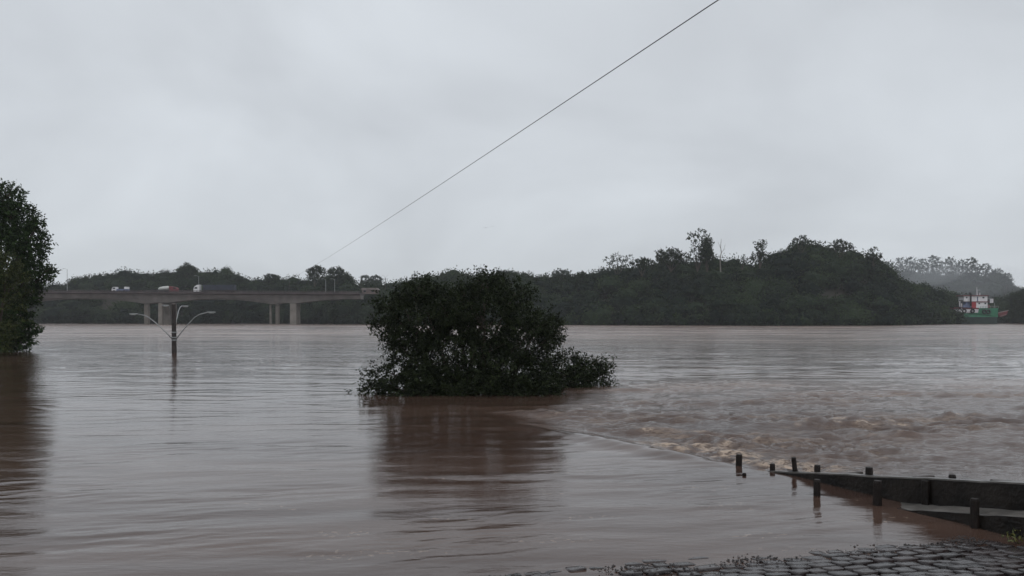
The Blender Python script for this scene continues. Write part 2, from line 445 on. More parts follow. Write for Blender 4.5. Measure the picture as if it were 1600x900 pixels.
l.new(noi(mapn(3.4, 11.0, .25), 5, .6, .3).outputs['Fac'], b1.inputs['Height'])
b4 = n.new('ShaderNodeBump'); b4.inputs['Strength'].default_value = 1
ta = n.new('ShaderNodeAttribute'); ta.attribute_name = 'turb'
tm = n.new('ShaderNodeMath'); tm.operation = 'MULTIPLY'; tm.inputs[1].default_value = .11; l.new(ta.outputs['Fac'], tm.inputs[0])
l.new(tm.outputs[0], b4.inputs['Distance'])
l.new(noi(mapn(2.6, 5.0, .1), 7, .68, 1.2).outputs['Fac'], b4.inputs['Height']); l.new(b1.outputs[0], b4.inputs['Normal'])
b2 = n.new('ShaderNodeBump'); b2.inputs['Strength'].default_value = 1
chop = n.new('ShaderNodeAttribute'); chop.attribute_name = 'chop'
cm = n.new('ShaderNodeMath'); cm.operation = 'MULTIPLY'; cm.inputs[1].default_value = .075; l.new(chop.outputs['Fac'], cm.inputs[0])
l.new(cm.outputs[0], b2.inputs['Distance'])
l.new(noi(mapn(.30, 1.3, .04), 7, .66, .5).outputs['Fac'], b2.inputs['Height']); l.new(b4.outputs[0], b2.inputs['Normal'])
b3 = n.new('ShaderNodeBump'); b3.inputs['Strength'].default_value = 1
cm3 = n.new('ShaderNodeMath'); cm3.operation = 'MULTIPLY'; cm3.inputs[1].default_value = .8; l.new(chop.outputs['Fac'], cm3.inputs[0])
l.new(cm3.outputs[0], b3.inputs['Distance'])
l.new(noi(mapn(.03, .16, .02), 7, .68, .4).outputs['Fac'], b3.inputs['Height']); l.new(b2.outputs[0], b3.inputs['Normal'])
l.new(b3.outputs[0], b.inputs['Normal'])
M['water'] = m
w = link_mesh('river', np_mesh('river', Vr, RQ, smooth=True, extra={'foam': foam.ravel(), 'ruf': ruf.ravel(), 'chop': chopv.ravel(), 'silt_sheen': np.clip(sstep(YY, 38, 130) + .28 * turb * clump + .35 * sstep(XX, 0, 6) * sstep(YY, 18, 30), 0, 1).ravel(), 'turb': (turb * (.35 + .65 * clump) + lip).ravel()}), M['water'])
tag(w, kind='structure')

# ------------------------------------------------------------------ cobbled ramp
E = np.array([0.964, 0.267]); N_ = RAMP_N
cv = []; cf8 = []; cf3 = []; ct = []
row = -1.6
k_row = 0
while row < 9.0:
    dep = rng.uniform(.15, .20)
    a = -9.0 + rng.uniform(0, .2)
    while a < 9.5:
        wd = rng.uniform(.17, .31)
        c = RAMP_P + E * (a + wd / 2) + N_ * (row + dep / 2 + .035 * math.sin(a * 1.7 + k_row) + rng.normal(0, .008))
        left_gravel = (a < 1.6 and row < .6 and rng.random() < .35)
        inside = c[0] < wallX(np.array([c[1]]))[0] - 0.75
        if inside and not left_gravel and c[1] > -3:
            zc = (row + dep / 2) * 0.085 + rng.normal(0.0, .0045) - .010 + .016 * min(1, max(0, (2.2 - a) / 2.2))
            hw, hd = wd / 2 - .011, dep / 2 - .010
            base = []
            for (sx, sy) in ((-1, -1), (1, -1), (1, 1), (-1, 1)):
                jx, jy = rng.uniform(-.02, .012) * 1, rng.uniform(-.018, .012)
                for (ox, oy) in ((1, .72), (.80, 1)) if sx * sy > 0 else ((.80, 1), (1, .72)):
                    base.append((sx * (hw * ox + jx), sy * (hd * oy + jy)))
            base = np.array(base)
            tl = rng.normal(0, .02, 2)
            o = len(cv)
            for (scl, dz) in ((1.0, -.06), (.99, -.007), (.95, -.0015), (.6, .0005)):
                for q in base * scl:
                    wp = c + E * q[0] + N_ * q[1]
                    cv.append((wp[0], wp[1], zc + dz + q[0] * tl[0] + q[1] * (tl[1] + .085) + rng.normal(0, .0012)))
            wp = c; cv.append((wp[0], wp[1], zc + .003))
            tv = rng.random(); ct += [tv] * 33
            for r_ in range(3):
                for i in range(8):
                    j = (i + 1) % 8
                    cf8.append((o + r_ * 8 + i, o + r_ * 8 + 8 + i, o + r_ * 8 + 8 + j, o + r_ * 8 + j))
            for i in range(8): cf3.append((o + 24 + i, o + 32, o + 24 + (i + 1) % 8))
        a += wd
    row += dep; k_row += 1
m, n, l, b = newmat('wet_stone')
a_ = n.new('ShaderNodeAttribute'); a_.attribute_name = 'tint'
r = n.new('ShaderNodeValToRGB'); r.color_ramp.elements[0].color = (0.014, 0.010, 0.010, 1); r.color_ramp.elements[1].color = (0.042, 0.030, 0.029, 1)
l.new(a_.outputs['Fac'], r.inputs[0]); l.new(r.outputs[0], b.inputs['Base Color'])
tcn = n.new('ShaderNodeTexCoord'); no = n.new('ShaderNodeTexNoise'); no.inputs['Scale'].default_value = 22; no.inputs['Detail'].default_value = 8
l.new(tcn.outputs['Object'], no.inputs['Vector']); bp = n.new('ShaderNodeBump'); bp.inputs['Strength'].default_value = .6; bp.inputs['Distance'].default_value = .006
l.new(no.outputs['Fac'], bp.inputs['Height']); l.new(bp.outputs[0], b.inputs['Normal'])
rr = n.new('ShaderNodeMapRange'); rr.inputs['To Min'].default_value = .12; rr.inputs['To Max'].default_value = .38
l.new(no.outputs['Fac'], rr.inputs['Value']); l.new(rr.outputs[0], b.inputs['Roughness'])
cme = np_mesh('cobbled_ramp', np.array(cv), [np.array(cf8), np.array(cf3)], tint=ct, smooth=True)
o = link_mesh('cobbled_ramp', cme, m); tag(o, kind='structure')
# gravel and washed-up grit along the water's edge (uncountable)
NG = 9000
ga = rng.uniform(-8, 6.5, NG); gd = np.abs(rng.normal(0, .45, NG)) - .06
gd = np.where(ga > 2.2, gd * .5, gd * (1.6 - .35 * np.clip(ga, -1, 2)))
gc = RAMP_P[None] + E[None] * ga[:, None] + N_[None] * gd[:, None]
keep = (gc[:, 0] < wallX(gc[:, 1]) - .8) & (perlin(gc[:, 0] * 1.1, gc[:, 1] * 2.4, 81) > rng.normal(.12, .12, NG))
gc = gc[keep]; gd = gd[keep]
NG = len(gc); sz = rng.uniform(.004, .014, NG) * rng.choice([1, 1, 1.6], NG)
octa = np.array([(1, 0, 0), (0, 1, 0), (-1, 0, 0), (0, -1, 0), (0, 0, .7), (0, 0, -.7)], float)
gz = gd * .085 - .018 + .014 * np.clip((2.2 - (gc - RAMP_P) @ E) / 2.2, 0, 1) + rng.uniform(0, .018, NG)
gv = np.stack([gc[:, 0], gc[:, 1], gz], -1)[:, None, :] + octa[None] * sz[:, None, None] * rng.uniform(.6, 1.3, (NG, 6, 1))
of = np.array([(0, 1, 4), (1, 2, 4), (2, 3, 4), (3, 0, 4), (1, 0, 5), (2, 1, 5), (3, 2, 5), (0, 3, 5)])
gf = (np.arange(NG)[:, None, None] * 6 + of[None]).reshape(-1, 3)
M['grit'] = plain('wet_grit', (0.03, 0.022, 0.02), .4, .5, 9)
o = link_mesh('gravel', np_mesh('gravel', gv.reshape(-1, 3), gf), M['grit'])
tag(o, 'dark wet grit washed up where the brown water laps the cobbles', 'gravel', kind='stuff')

# ------------------------------------------------------------------ stepped wall going down into the river
def strip_wall(name, line, zt_top, width, zb, mat, parent, side=1):
    """line: list of (x,y); zt_top(y) height; width towards +x; jittered edges"""
    pts = []
    for (x0, y0), (x1, y1) in zip(line[:-1], line[1:]):
        nseg = max(1, int(math.hypot(x1 - x0, y1 - y0) / .18))
        for k in range(nseg): pts.append((x0 + (x1 - x0) * k / nseg, y0 + (y1 - y0) * k / nseg))
    pts.append(line[-1])
    mb = MB(); vs = []
    for i, (x, y) in enumerate(pts):
        j = random.gauss(0, .006)
        z = zt_top(y) + random.gauss(0, .005)
        b_ = .015
        prof = [(0 + j, zb), (0 + j, z - b_), (b_ + j, z), (width - b_, z + random.gauss(0, .003)), (width, z - b_), (width, zb)]
        for (dx, zz_) in prof: vs.append((x + dx * .92, y + dx * .39, zz_))
    n_ = 6; fs = []
    for i in range(len(pts) - 1):
        for k in range(n_ - 1): fs.append((i * n_ + k, i * n_ + k + 1, i * n_ + n_ + k + 1, i * n_ + n_ + k))
    fs.append(tuple(range(n_))); fs.append(tuple(reversed(range((len(pts) - 1) * n_, len(pts) * n_))))
    mb.add(vs, fs)
    return mb.build(name, mat, parent)
wall = empty('stepped_wall', (5.3, 11, 0), 'dark stepped concrete wall running down into the flood beside the cobbles', 'wall')
topz = lambda y: .575 + (9.41 - y) * .152
ledz = lambda y: .262 + (9.3 - y) * .165
L1 = [tuple(p) for p in LXY[1:6][::-1]]
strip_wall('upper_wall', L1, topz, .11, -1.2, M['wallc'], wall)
sheen_mb = MB(); vs = []  # thin pale strip added for the wet sheen along the wall top
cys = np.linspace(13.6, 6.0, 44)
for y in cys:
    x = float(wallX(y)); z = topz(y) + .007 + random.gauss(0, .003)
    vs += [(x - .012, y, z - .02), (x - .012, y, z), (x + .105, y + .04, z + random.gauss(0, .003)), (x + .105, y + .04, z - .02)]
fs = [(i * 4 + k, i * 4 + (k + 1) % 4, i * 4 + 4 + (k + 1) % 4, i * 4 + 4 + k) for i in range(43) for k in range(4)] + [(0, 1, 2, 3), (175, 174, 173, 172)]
sheen_mb.add(vs, fs).build('wall_top_sheen', M['ledgec'], wall)
L2 = [(4.3, 12.1), (5.0, 10.85), (5.84, 9.17), (6.9, 7.0), (7.3, 6.0)]
def ledge():
    mb = MB(); vs = []; ys = np.linspace(12.1, 6.0, 34); 
    for y in ys:
        xo = np.interp(-y, [-p[1] for p in L2], [p[0] for p in L2]) + random.gauss(0, .006)
        xi = float(wallX(y)) - .003; z = ledz(y) + random.gauss(0, .004)
        xo = min(xo, xi - .05)
        vs += [(xo, y, -.4), (xo, y, z - .06), (xo + .02, y, z - .045), (xi, y, z + .01), (xi, y, -.4)]
    fs = []
    for i in range(len(ys) - 1):
        for k in range(4): fs.append((i * 5 + k, i * 5 + k + 1, i * 5 + 5 + k + 1, i * 5 + 5 + k))
    fs.append((0, 1, 2, 3, 4)); e = (len(ys) - 1) * 5; fs.append((e + 4, e + 3, e + 2, e + 1, e))
    mb.add(vs, fs); return mb
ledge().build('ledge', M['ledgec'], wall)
# dark rough facing on the ledge's riverside kerb
mb = MB(); vs = []
ys = np.linspace(11.6, 6.0, 40)
for y in ys:
    xo = np.interp(-y, [-p[1] for p in L2], [p[0] for p in L2]) + random.gauss(0, .008)
    z = ledz(y) - .055 + random.gauss(0, .007)
    vs += [(xo - .05, y, -.5), (xo - .045, y, z), (xo - .008, y, z + .004), (xo - .006, y, -.5)]
fs = []
for i in range(len(ys) - 1):
    for k in range(3): fs.append((i * 4 + k, i * 4 + k + 1, i * 4 + 5 + k, i * 4 + 4 + k))
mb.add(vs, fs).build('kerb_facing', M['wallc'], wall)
# shallow pilasters on the upper wall's face
for yv in (10.6,):
    xv = float(wallX(yv)); MB().box((xv - .02, yv, topz(yv) / 2 - .3), (.06, .11, topz(yv) + .56), .38, bev=.008).build('pilaster', M['wallc'], wall)

GRP = 'dark posts standing in the flood along the drowned wall'
def post(px, yt, yb, Y, wpx, lean, label):
    a = P(px, yt, Y); bot = P(px, yb, Y); wd = wpx / F * Y
    mb = MB()
    tx = lean
    n_ = 8; pts = []
    rad = []
    for t in (0, .33, .66, .96, 1):
        z = bot.z - .5 + (a.z - bot.z + .5) * t
        pts.append((a.x - tx * (a.z - z), Y, z)); rad.append(wd * .56 * (1.05 - .08 * t) * (.86 if t == 1 else 1) * random.uniform(.96, 1.04))
    mb.tube(pts, rad, 8)
    o = mb.build('fence_post', M['post'], None); tag(o, label, 'post', GRP)
    return o
post(1155, 710, 727, 13.7, 9, .03, 'leftmost tall dark post, beside the tan foam at the lip')
post(1207, 724.5, 732, 13.25, 8, 0, 'tiny stub of a post between the foam and the thin leaning post')
post(1240, 714.5, 741, 12.95, 7, -.10, 'tallest thin leaning post where the wall slips under water')
post(1277, 726.5, 745, 12.6, 9, 0, 'square post rising just behind the low end of the wall')
post(1358, 730, 748, 11.75, 11, .0, 'thick square post behind the middle of the dark wall')
post(1488, 741.5, 756, 10.5, 10, 0, 'short post behind the wall, above the pale ledge')
post(1163, 739, 744, 12.8, 6, 0, 'tiniest stub barely breaking the calm water under the tall left post')
post(1276.5, 749, 775, 11.36, 10, 0, 'short post in calm water in front of the low end of the wall')
post(1371.5, 751, 790, 10.77, 12.5, .02, 'thick post in the water where the pale ledge begins')
post(1523, 779, 806, 9.62, 12, 0, 'short round post on the pale ledge at the right')

def plank(px0, py0, px1, py1, Y0, Y1, th, label):
    a = P(px0, py0, Y0); b2 = P(px1, py1, Y1); d = b2 - a; L = d.length
    rz = math.atan2(d.y, d.x); pit = -math.atan2(d.z, math.hypot(d.x, d.y))
    mb = MB().box(((a + b2) / 2), (L, .07, th), rz, tilt=(0, pit), bev=.006)
    o = mb.build('plank', M['plank'], None); tag(o, label, 'plank', 'loose planks caught on the wall top'); return o
plank(1221, 738, 1247, 735, 13.1, 13.0, .028, 'dark thin plank lying across the foot of the leaning post')
plank(1316, 743, 1346, 738.5, 11.95, 12.1, .04, 'sloping plank on the wall between the square and thick posts')
plank(1429, 748, 1457, 745, 10.85, 11.1, .045, 'plank poking over the wall left of the short post')
plank(1549, 752.5, 1581, 754.5, 9.95, 9.95, .05, 'dark flat plank on the wall top at the right edge')

# ------------------------------------------------------------------ foliage helpers
def unit(n_, r=rng):
    v = r.normal(size=(n_, 3)); return v / np.linalg.norm(v, axis=1, keepdims=True)
def leaf_quads(pos, dirs, length, width, r=rng):
    """diamond leaves: pos (n,3) base, dirs (n,3) direction"""
    n_ = len(pos)
    side = np.cross(dirs, unit(n_, r)); side /= np.linalg.norm(side, axis=1, keepdims=True) + 1e-9
    L = (length * r.uniform(.65, 1.3, n_))[:, None]; W = (width * r.uniform(.7, 1.3, n_))[:, None]
    nrm = np.cross(side, dirs)
    V = np.stack([pos, pos + dirs * L * .5 + side * W * .5 + nrm * W * .12, pos + dirs * L, pos + dirs * L * .5 - side * W * .5 + nrm * W * .12], 1)
    Q = (np.arange(n_)[:, None] * 4 + np.arange(4)[None])
    return V.reshape(-1, 3), Q
def twig_leaves(lobes, per_m2, k=12, tl=.45, ll=.13, lw=.05, inner=.45, droop=.25, zmin=-.05, r=rng, noise=.25, gap=None):
    """lobes: list of (center, (rx,ry,rz)). twigs spread in shells, each with k leaves"""
    VV = []; TT = []
    for (c, rad) in lobes:
        rad = np.array(rad); area = 4 * math.pi * ((rad[0] * rad[1]) ** 1.6 / 3 + (rad[0] * rad[2]) ** 1.6 / 3 + (rad[1] * rad[2]) ** 1.6 / 3) ** (1 / 1.6)
        nt = max(6, int(area * per_m2))
        d = unit(nt, r); rr = r.uniform(inner, 1.0, nt) ** .6
        lump = 1 + noise * perlin(d[:, 0] * 2.2 + c[0], d[:, 2] * 2.2 + d[:, 1] * 1.7 + c[2], 5)
        p = np.array(c)[None] + d * rad[None] * (rr * lump)[:, None]
        td = d * .8 + unit(nt, r) * .7; td[:, 2] += .15; td /= np.linalg.norm(td, axis=1, keepdims=True)
        tv = np.clip(r.normal(.42, .2, nt) + .12 * d[:, 2] * 0, 0, 1)
        t = r.uniform(0, 1, (nt, k))
        pos = p[:, None, :] + td[:, None, :] * (t * tl * r.uniform(.6, 1.2, (nt, 1)))[:, :, None] + r.normal(0, .03, (nt, k, 3))
        ld = td[:, None, :] * .5 + unit(nt * k, r).reshape(nt, k, 3) * .9; ld[:, :, 2] -= droop
        ld /= np.linalg.norm(ld, axis=2, keepdims=True)
        tt = np.clip(tv[:, None] + r.normal(0, .12, (nt, k)), 0, 1)
        VV.append((pos.reshape(-1, 3), ld.reshape(-1, 3))); TT.append(tt.ravel())
    pos = np.concatenate([v[0] for v in VV]); ld = np.concatenate([v[1] for v in VV]); tt = np.concatenate(TT)
    kp = pos[:, 2] > zmin
    if gap is not None: kp &= gap(pos)
    pos, ld, tt = pos[kp], ld[kp], tt[kp]
    V, Q = leaf_quads(pos, ld, ll, lw, r)
    return V, Q, np.repeat(tt, 4)
def limbs(mb, base, targets, r0, r=random, n=6, kink=.12):
    base = Vector(base)
    for tg in targets:
        tg = Vector(tg); L = (tg - base).length; pts = []
        m1 = base.lerp(tg, .35) + Vector((r.uniform(-1, 1), r.uniform(-1, 1), r.uniform(0, 1))) * L * kink
        m2 = base.lerp(tg, .7) + Vector((r.uniform(-1, 1), r.uniform(-1, 1), r.uniform(0, .8))) * L * kink * .7
        for t in np.linspace(0, 1, 7):
            p = base * (1 - t) ** 3 + m1 * 3 * t * (1 - t) ** 2 + m2 * 3 * t * t * (1 - t) + tg * t ** 3
            pts.append(p)
        mb.tube(pts, [r0 * (1 - .85 * t) for t in np.linspace(0, 1, 7)], n)

# ------------------------------------------------------------------ drowned tree in midstream (foreground bush)
def lobepx(px, py, rx, ry, Y, dy):
    c = P(px, py, Y); k = Y / F; return ((c.x, c.y, c.z), (rx * k, dy, ry * k))
BL = [lobepx(652, 496, 54, 54, 28.0, 1.5), lobepx(755, 488, 66, 58, 28.3, 1.7), lobepx(820, 530, 44, 44, 28.0, 1.5), lobepx(712, 560, 92, 50, 28.0, 1.8),
      lobepx(795, 580, 72, 36, 27.8, 1.6), lobepx(652, 450, 24, 18, 28.0, .9), lobepx(762, 443, 24, 20, 28.3, .9), lobepx(703, 482, 38, 42, 28.3, 1.4), lobepx(590, 606, 22, 9, 27.0, .8), lobepx(630, 609, 26, 9, 26.8, .8), lobepx(670, 612, 26, 9, 26.7, .8), lobepx(712, 613, 28, 10, 26.6, .8), lobepx(758, 614, 28, 10, 26.6, .8), lobepx(802, 614, 28, 9, 26.7, .8), lobepx(846, 612, 24, 9, 26.9, .8), lobepx(930, 596, 22, 7, 30.4, .7), lobepx(900, 598, 20, 8, 29.6, .7),
      lobepx(847, 508, 26, 24, 28.2, .9), lobepx(640, 545, 36, 40, 28.2, 1.3), lobepx(606, 474, 16, 16, 28.0, .6), lobepx(805, 462, 26, 24, 28.4, .9),
      lobepx(604, 588, 26, 20, 27.2, 1.0), lobepx(600, 512, 12, 14, 28.0, .5), lobepx(650, 590, 40, 20, 27.4, 1.2), lobepx(855, 595, 18, 18, 27.4, .9), lobepx(862, 525, 12, 16, 28, .6),
      lobepx(700, 598, 70, 16, 27.0, 1.0), lobepx(810, 602, 58, 14, 26.9, .9),
      lobepx(885, 572, 26, 20, 30.0, 1.0), lobepx(912, 582, 26, 12, 30.6, .8), lobepx(938, 578, 15, 10, 31.0, .6), lobepx(936, 567, 6, 9, 31.0, .3), lobepx(890, 590, 20, 10, 30.0, .8)]
gaps = [P(711, 519, 28), P(640, 545, 28), P(625, 575, 28), P(655, 570, 28), P(632, 598, 28), P(600, 560, 28), P(870, 550, 28), P(765, 525, 28)]
gr = [7, 6, 9, 6, 8, 12, 8, 3]
def bushgap(p):
    sx = p[:, 0] / p[:, 1] * 28; sz_ = CH + (p[:, 2] - CH) / p[:, 1] * 28
    k = np.ones(len(p), bool)
    for gpt, r_ in zip(gaps, gr):
        rr_ = r_ * 28 / F
        d = np.hypot(p[:, 0] - gpt.x, (p[:, 2] - gpt.z)) / rr_
        k &= ~((d < 1 + .4 * perlin(p[:, 0] * 5, p[:, 2] * 5, 8)) & (rng.random(len(p)) < .93))
    return k
bush = empty('drowned_tree', (P(730, 618, 28).x, 28, -1.0), 'wide dark leafy treetop rising out of the brown flood in midstream', 'tree')
BL = [((c[0], c[1], c[2] - .10 * (c[2] > 1.5)), (rd[0] * .95, rd[1], rd[2] * .90)) for c, rd in BL]
V, Q, T = twig_leaves(BL, 27, 14, .42, .105, .048, inner=.35, gap=bushgap, noise=.32)
# shoots that poke beyond the outline
V2, Q2, T2_ = twig_leaves([(c, (a * 1.07, bb * 1.05, d * 1.08)) for c, (a, bb, d) in BL], 1.3, 20, .55, .10, .042, inner=.92, noise=.4, gap=bushgap)
link_mesh('crown', np_mesh('crown', np.concatenate([V, V2]), np.concatenate([Q, Q2 + len(V)]), tint=np.concatenate([T, T2_])), M['bush'], bush)
mb = MB(); bb_ = Vector((P(730, 618, 28).x, 28.2, -1.0))
limbs(mb, bb_, [Vector(c) + Vector((0, 0, rad[2] * .4)) for c, rad in BL], .11)
for c, rad in BL[:13]:
    limbs(mb, Vector(c) - Vector((0, 0, rad[2] * .5)), [Vector(c) + Vector((random.uniform(-.9, .9) * rad[0], random.uniform(-.9, .9) * rad[1], random.uniform(.2, .95) * rad[2])) for _ in range(5)], .025, n=5)
mb.build('trunk', M['bark'], bush)

# ------------------------------------------------------------------ big tree on the left and the yellow green shrub in front
def tree_from_lobes(name, label, lobes, base, per, k, tl, ll, lw, mat, r0, group=None, cat='tree', inner=.4, noise=.3, sub=4, zmin=-.05):
    root = empty(name, base, label, cat, group)
    V, Q, T = twig_leaves(lobes, per, k, tl, ll, lw, inner=inner, noise=noise, zmin=zmin)
    link_mesh('crown', np_mesh('crown', V, Q, tint=T), mat, root)
    mb = MB(); limbs(mb, base, [Vector(c) + Vector((0, 0, rad[2] * .3)) for c, rad in lobes], r0)
    if sub:
        for c, rad in lobes:
            limbs(mb, Vector(c), [Vector(c) + Vector((random.uniform(-.8, .8) * rad[0], random.uniform(-.8, .8) * rad[1], random.uniform(.1, .9) * rad[2])) for _ in range(sub)], r0 * .22, n=5)
    mb.build('trunk', M['bark'], root)
    return root
Yt = 62.0
TL = [lobepx(-20, 340, 55, 48, Yt, 2.8), lobepx(30, 345, 32, 32, Yt, 2.2), lobepx(15, 310, 25, 22, Yt, 1.6), lobepx(50, 378, 28, 28, Yt, 2), lobepx(10, 400, 55, 50, Yt - 1, 3),
      lobepx(60, 428, 26, 22, Yt, 1.6), lobepx(45, 455, 24, 20, Yt, 1.5), lobepx(0, 470, 50, 45, Yt - 1, 3), lobepx(28, 500, 22, 26, Yt, 1.6), lobepx(45, 517, 20, 14, Yt, 1.2),
      lobepx(0, 525, 40, 25, Yt - .5, 2.2), lobepx(-80, 380, 60, 80, Yt + 1, 3.5), lobepx(-90, 480, 70, 60, Yt + 1, 3.5), lobepx(-30, 540, 70, 16, Yt - 1, 3), lobepx(66, 350, 9, 9, Yt, .6),
      lobepx(40, 534, 18, 8, Yt - .5, 1.0), lobepx(78, 425, 9, 10, Yt, .7)]
TL = [((c[0] - .35, c[1], c[2]), tuple(q * .88 for q in rd)) for c, rd in TL]
tree_from_lobes('leafy_tree', 'tall dark green tree leaning over the flood at the left edge', TL, (P(-40, 545, Yt).x, Yt, -1.5), 11, 13, .6, .21, .10, M['tree'], .35, inner=.4)
SLo = [lobepx(-8, 430, 34, 36, 55, 1.4), lobepx(20, 452, 20, 30, 55, 1.1), lobepx(-5, 490, 34, 40, 54.5, 1.5), lobepx(-60, 470, 50, 60, 56, 1.6), lobepx(12, 415, 16, 16, 55, .8), lobepx(-10, 535, 26, 22, 54, 1.2)]
tree_from_lobes('leafy_shrub', 'yellow green leafy shrub in front of the dark tree at the left edge', SLo, (P(-20, 555, 55).x, 55, -1.2), 5, 11, .6, .2, .09, M['yellowleaf'], .14, cat='shrub')

# small weed at the foot of the wall, right edge
wd = empty('weed', (P(1590, 846, 8.95).x, 8.95, .02), 'small yellow green weed on the cobbles at the foot of the wall', 'plant')
wc = P(1592, 844, 8.95)
V, Q, T = twig_leaves([((wc.x, wc.y, .07), (.12, .08, .03)), ((wc.x - .1, wc.y - .05, .06), (.06, .05, .02))], 150, 4, .05, .045, .016, inner=.2, zmin=.02)
M['weed'] = leafmat('weed_leaf', (0.03, 0.045, 0.01), (0.2, 0.18, 0.04), .5, .4)
link_mesh('foliage', np_mesh('foliage', V, Q, tint=T), M['weed'], wd)
mb = MB(); limbs(mb, (wc.x, wc.y, -.02), [(wc.x + random.uniform(-.12, .1), wc.y + random.uniform(-.06, .06), .08) for _ in range(7)], .004, n=5); mb.build('stem', M['bark'], wd)

# ------------------------------------------------------------------ far wooded banks (one uncountable mass)
import bmesh
_bm = bmesh.new(); bmesh.ops.create_icosphere(_bm, subdivisions=2, radius=1.0)
ICO_V = np.array([v.co[:] for v in _bm.verts]); _bm.verts.ensure_lookup_table()
ICO_F = np.array([[v.index for v in f.verts] for f in _bm.faces]); _bm.free()
def crown_mass(crowns, nleaf, size, r):
    """crowns: (c, rad, tint). lumpy core + leaf-clump faces on it"""
    VV = []; F3 = []; F4 = []; TT = []; off = 0
    for (c, rad, tn) in crowns:
        c = np.array(c); rad = np.array(rad)
        lump = 1 + .34 * perlin(ICO_V[:, 0] * 1.6 + c[0] * .7, ICO_V[:, 2] * 1.6 + ICO_V[:, 1] * 1.3 + c[2], 9)
        core = c + ICO_V * rad * .86 * lump[:, None]
        VV.append(core); F3.append(ICO_F + off); TT.append(np.full(len(core), max(0, tn * .5 - .1))); off += len(core)  # core tinted darker than its leaves: shade of the gaps put into the colour
        n_ = int(nleaf * (rad[0] * rad[2]) / 12)
        d = unit(n_, r); lm = 1 + .34 * perlin(d[:, 0] * 1.6 + c[0] * .7, d[:, 2] * 1.6 + d[:, 1] * 1.3 + c[2], 9)
        # sub-clumps
        sc = .10 * perlin(d[:, 0] * 5 + c[0], d[:, 2] * 5 + d[:, 1] * 4, 10)
        pos = c + d * rad * (lm * (r.uniform(.84, 1.17, n_)) + sc)[:, None]
        dr = unit(n_, r) * .9 + d * .35; dr[:, 2] -= .1; dr /= np.linalg.norm(dr, axis=1, keepdims=True)
        V, Q = leaf_quads(pos, dr, size, size * .62, r)
        VV.append(V); F4.append(Q + off); off += len(V)
        TT.append(np.repeat(np.clip(tn + r.normal(0, .07, n_) + sc * 2.5 + .12 * d[:, 2] * 0, 0, 1), 4))
    return np.concatenate(VV), [np.concatenate(F3), np.concatenate(F4)], np.concatenate(TT)
r2 = np.random.default_rng(21)
crowns = []
for i in range(1750):
    px = r2.uniform(-330, 1930); t = r2.uniform(0.0, 1.0) ** .9 if i < 1250 else r2.uniform(.8, 1.12)
    Y = float(bankY(px)) + t * HILL_D
    X = (px - 800) / F * Y
    gz_ = float(groundZ(X, Y)); rad = r2.uniform(2.6, 8.0)
    top = gz_ + r2.uniform(5.5, 9.2)
    lim = CH + (HY - float(np.interp(px, SIL[:, 0], SIL[:, 1]))) / F * Y
    top = min(top, lim + r2.normal(.2, .5)) if i < 1250 else lim + r2.normal(-.1, .9)
    rz = rad * r2.uniform(.55, .85)
    if i >= 1250: rz = r2.uniform(4.5, 6.5)
    tb = .42 + .28 * float(perlin(np.array([px / 70.]), np.array([t * 3.]), 77)[0])
    crowns.append(((X, Y, max(top - rz, 1.0)), (rad, rad, rz), float(np.clip(r2.normal(tb, .22), 0.0, 1.0))))
for i in range(420):      # hanging scrub at the water's edge
    px = -330 + 2260 * (i + r2.uniform(-.5, .5)) / 420
    Y = float(bankY(px)) + r2.uniform(-2, 2.5); X = (px - 800) / F * Y; rad = r2.uniform(1.6, 3.4)
    crowns.append(((X, Y, r2.uniform(.6, 3.2)), (rad, rad, rad * r2.uniform(.7, 1.2)), float(np.clip(r2.normal(.35, .15), 0.05, .9))))
for i in range(280):      # far ridge cover
    px = r2.uniform(1350, 1720); Y = r2.uniform(800, 930); X = (px - 800) / F * Y
    gz_ = float(groundZ(X, Y)); rad = r2.uniform(5, 9); crowns.append(((X, Y, gz_ + r2.uniform(0, 15) * (px < 1570)), (rad, rad, rad * .8), .5))
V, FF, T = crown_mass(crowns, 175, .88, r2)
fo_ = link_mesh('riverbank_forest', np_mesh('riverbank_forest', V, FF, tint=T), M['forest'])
tag(fo_, 'dense dark green wood covering the far river bank behind bridge and boat', 'forest', kind='stuff')

# ------------------------------------------------------------------ trees that stand out of the far wood
GT = 'single trees standing above the far wood'
def far_tree(label, px, yb, Y, lobes, mat='forest', name='riverbank_tree', leaf=.55, per=.9, k=10, r0=.22, group=GT, trunk='bark', solid=False, lean=0):
    base = P(px, yb, Y); LB = [lobepx(a, b2, rx, ry, Y + random.uniform(-1, 1), max(rx, ry) * Y / F * .8) for (a, b2, rx, ry) in lobes]
    root = empty(name, base, label, 'tree', group)
    V, Q, T = twig_leaves(LB, per * 1.45, k, leaf * 2.0, leaf, leaf * .6, inner=(.2 if solid else .55), noise=.4, zmin=-.5)
    link_mesh('crown', np_mesh('crown', V, Q, tint=T), M[mat], root)
    mb = MB(); limbs(mb, base, [c for c, r_ in LB], r0, n=5, kink=.06)
    mb.build('trunk', M[trunk], root)
    return root
far_tree('tallest airy crowned tree on the far bank, left of its vine-clad neighbour', 1090, 425, 335, [(1083, 371, 8, 6), (1094, 364, 7, 6), (1101, 378, 6, 5), (1087, 385, 6, 6), (1107, 374, 5, 4), (1083, 398, 9, 7)], per=.55, leaf=.6)
far_tree('dark column-shaped tree swathed in climbers beside the tallest airy tree', 1105, 425, 333, [(1104, 390, 8, 13), (1108, 404, 8, 12), (1106, 380, 6, 9), (1100, 398, 7, 12)], per=1.6, solid=True)
far_tree('small round crowned tree on a bare stem, right of the dead tree', 1187, 420, 330, [(1184, 383, 5, 4.5), (1192, 381, 5, 4), (1188, 388, 5, 4), (1185, 402, 10, 6), (1194, 401, 8, 6)], per=1.1)
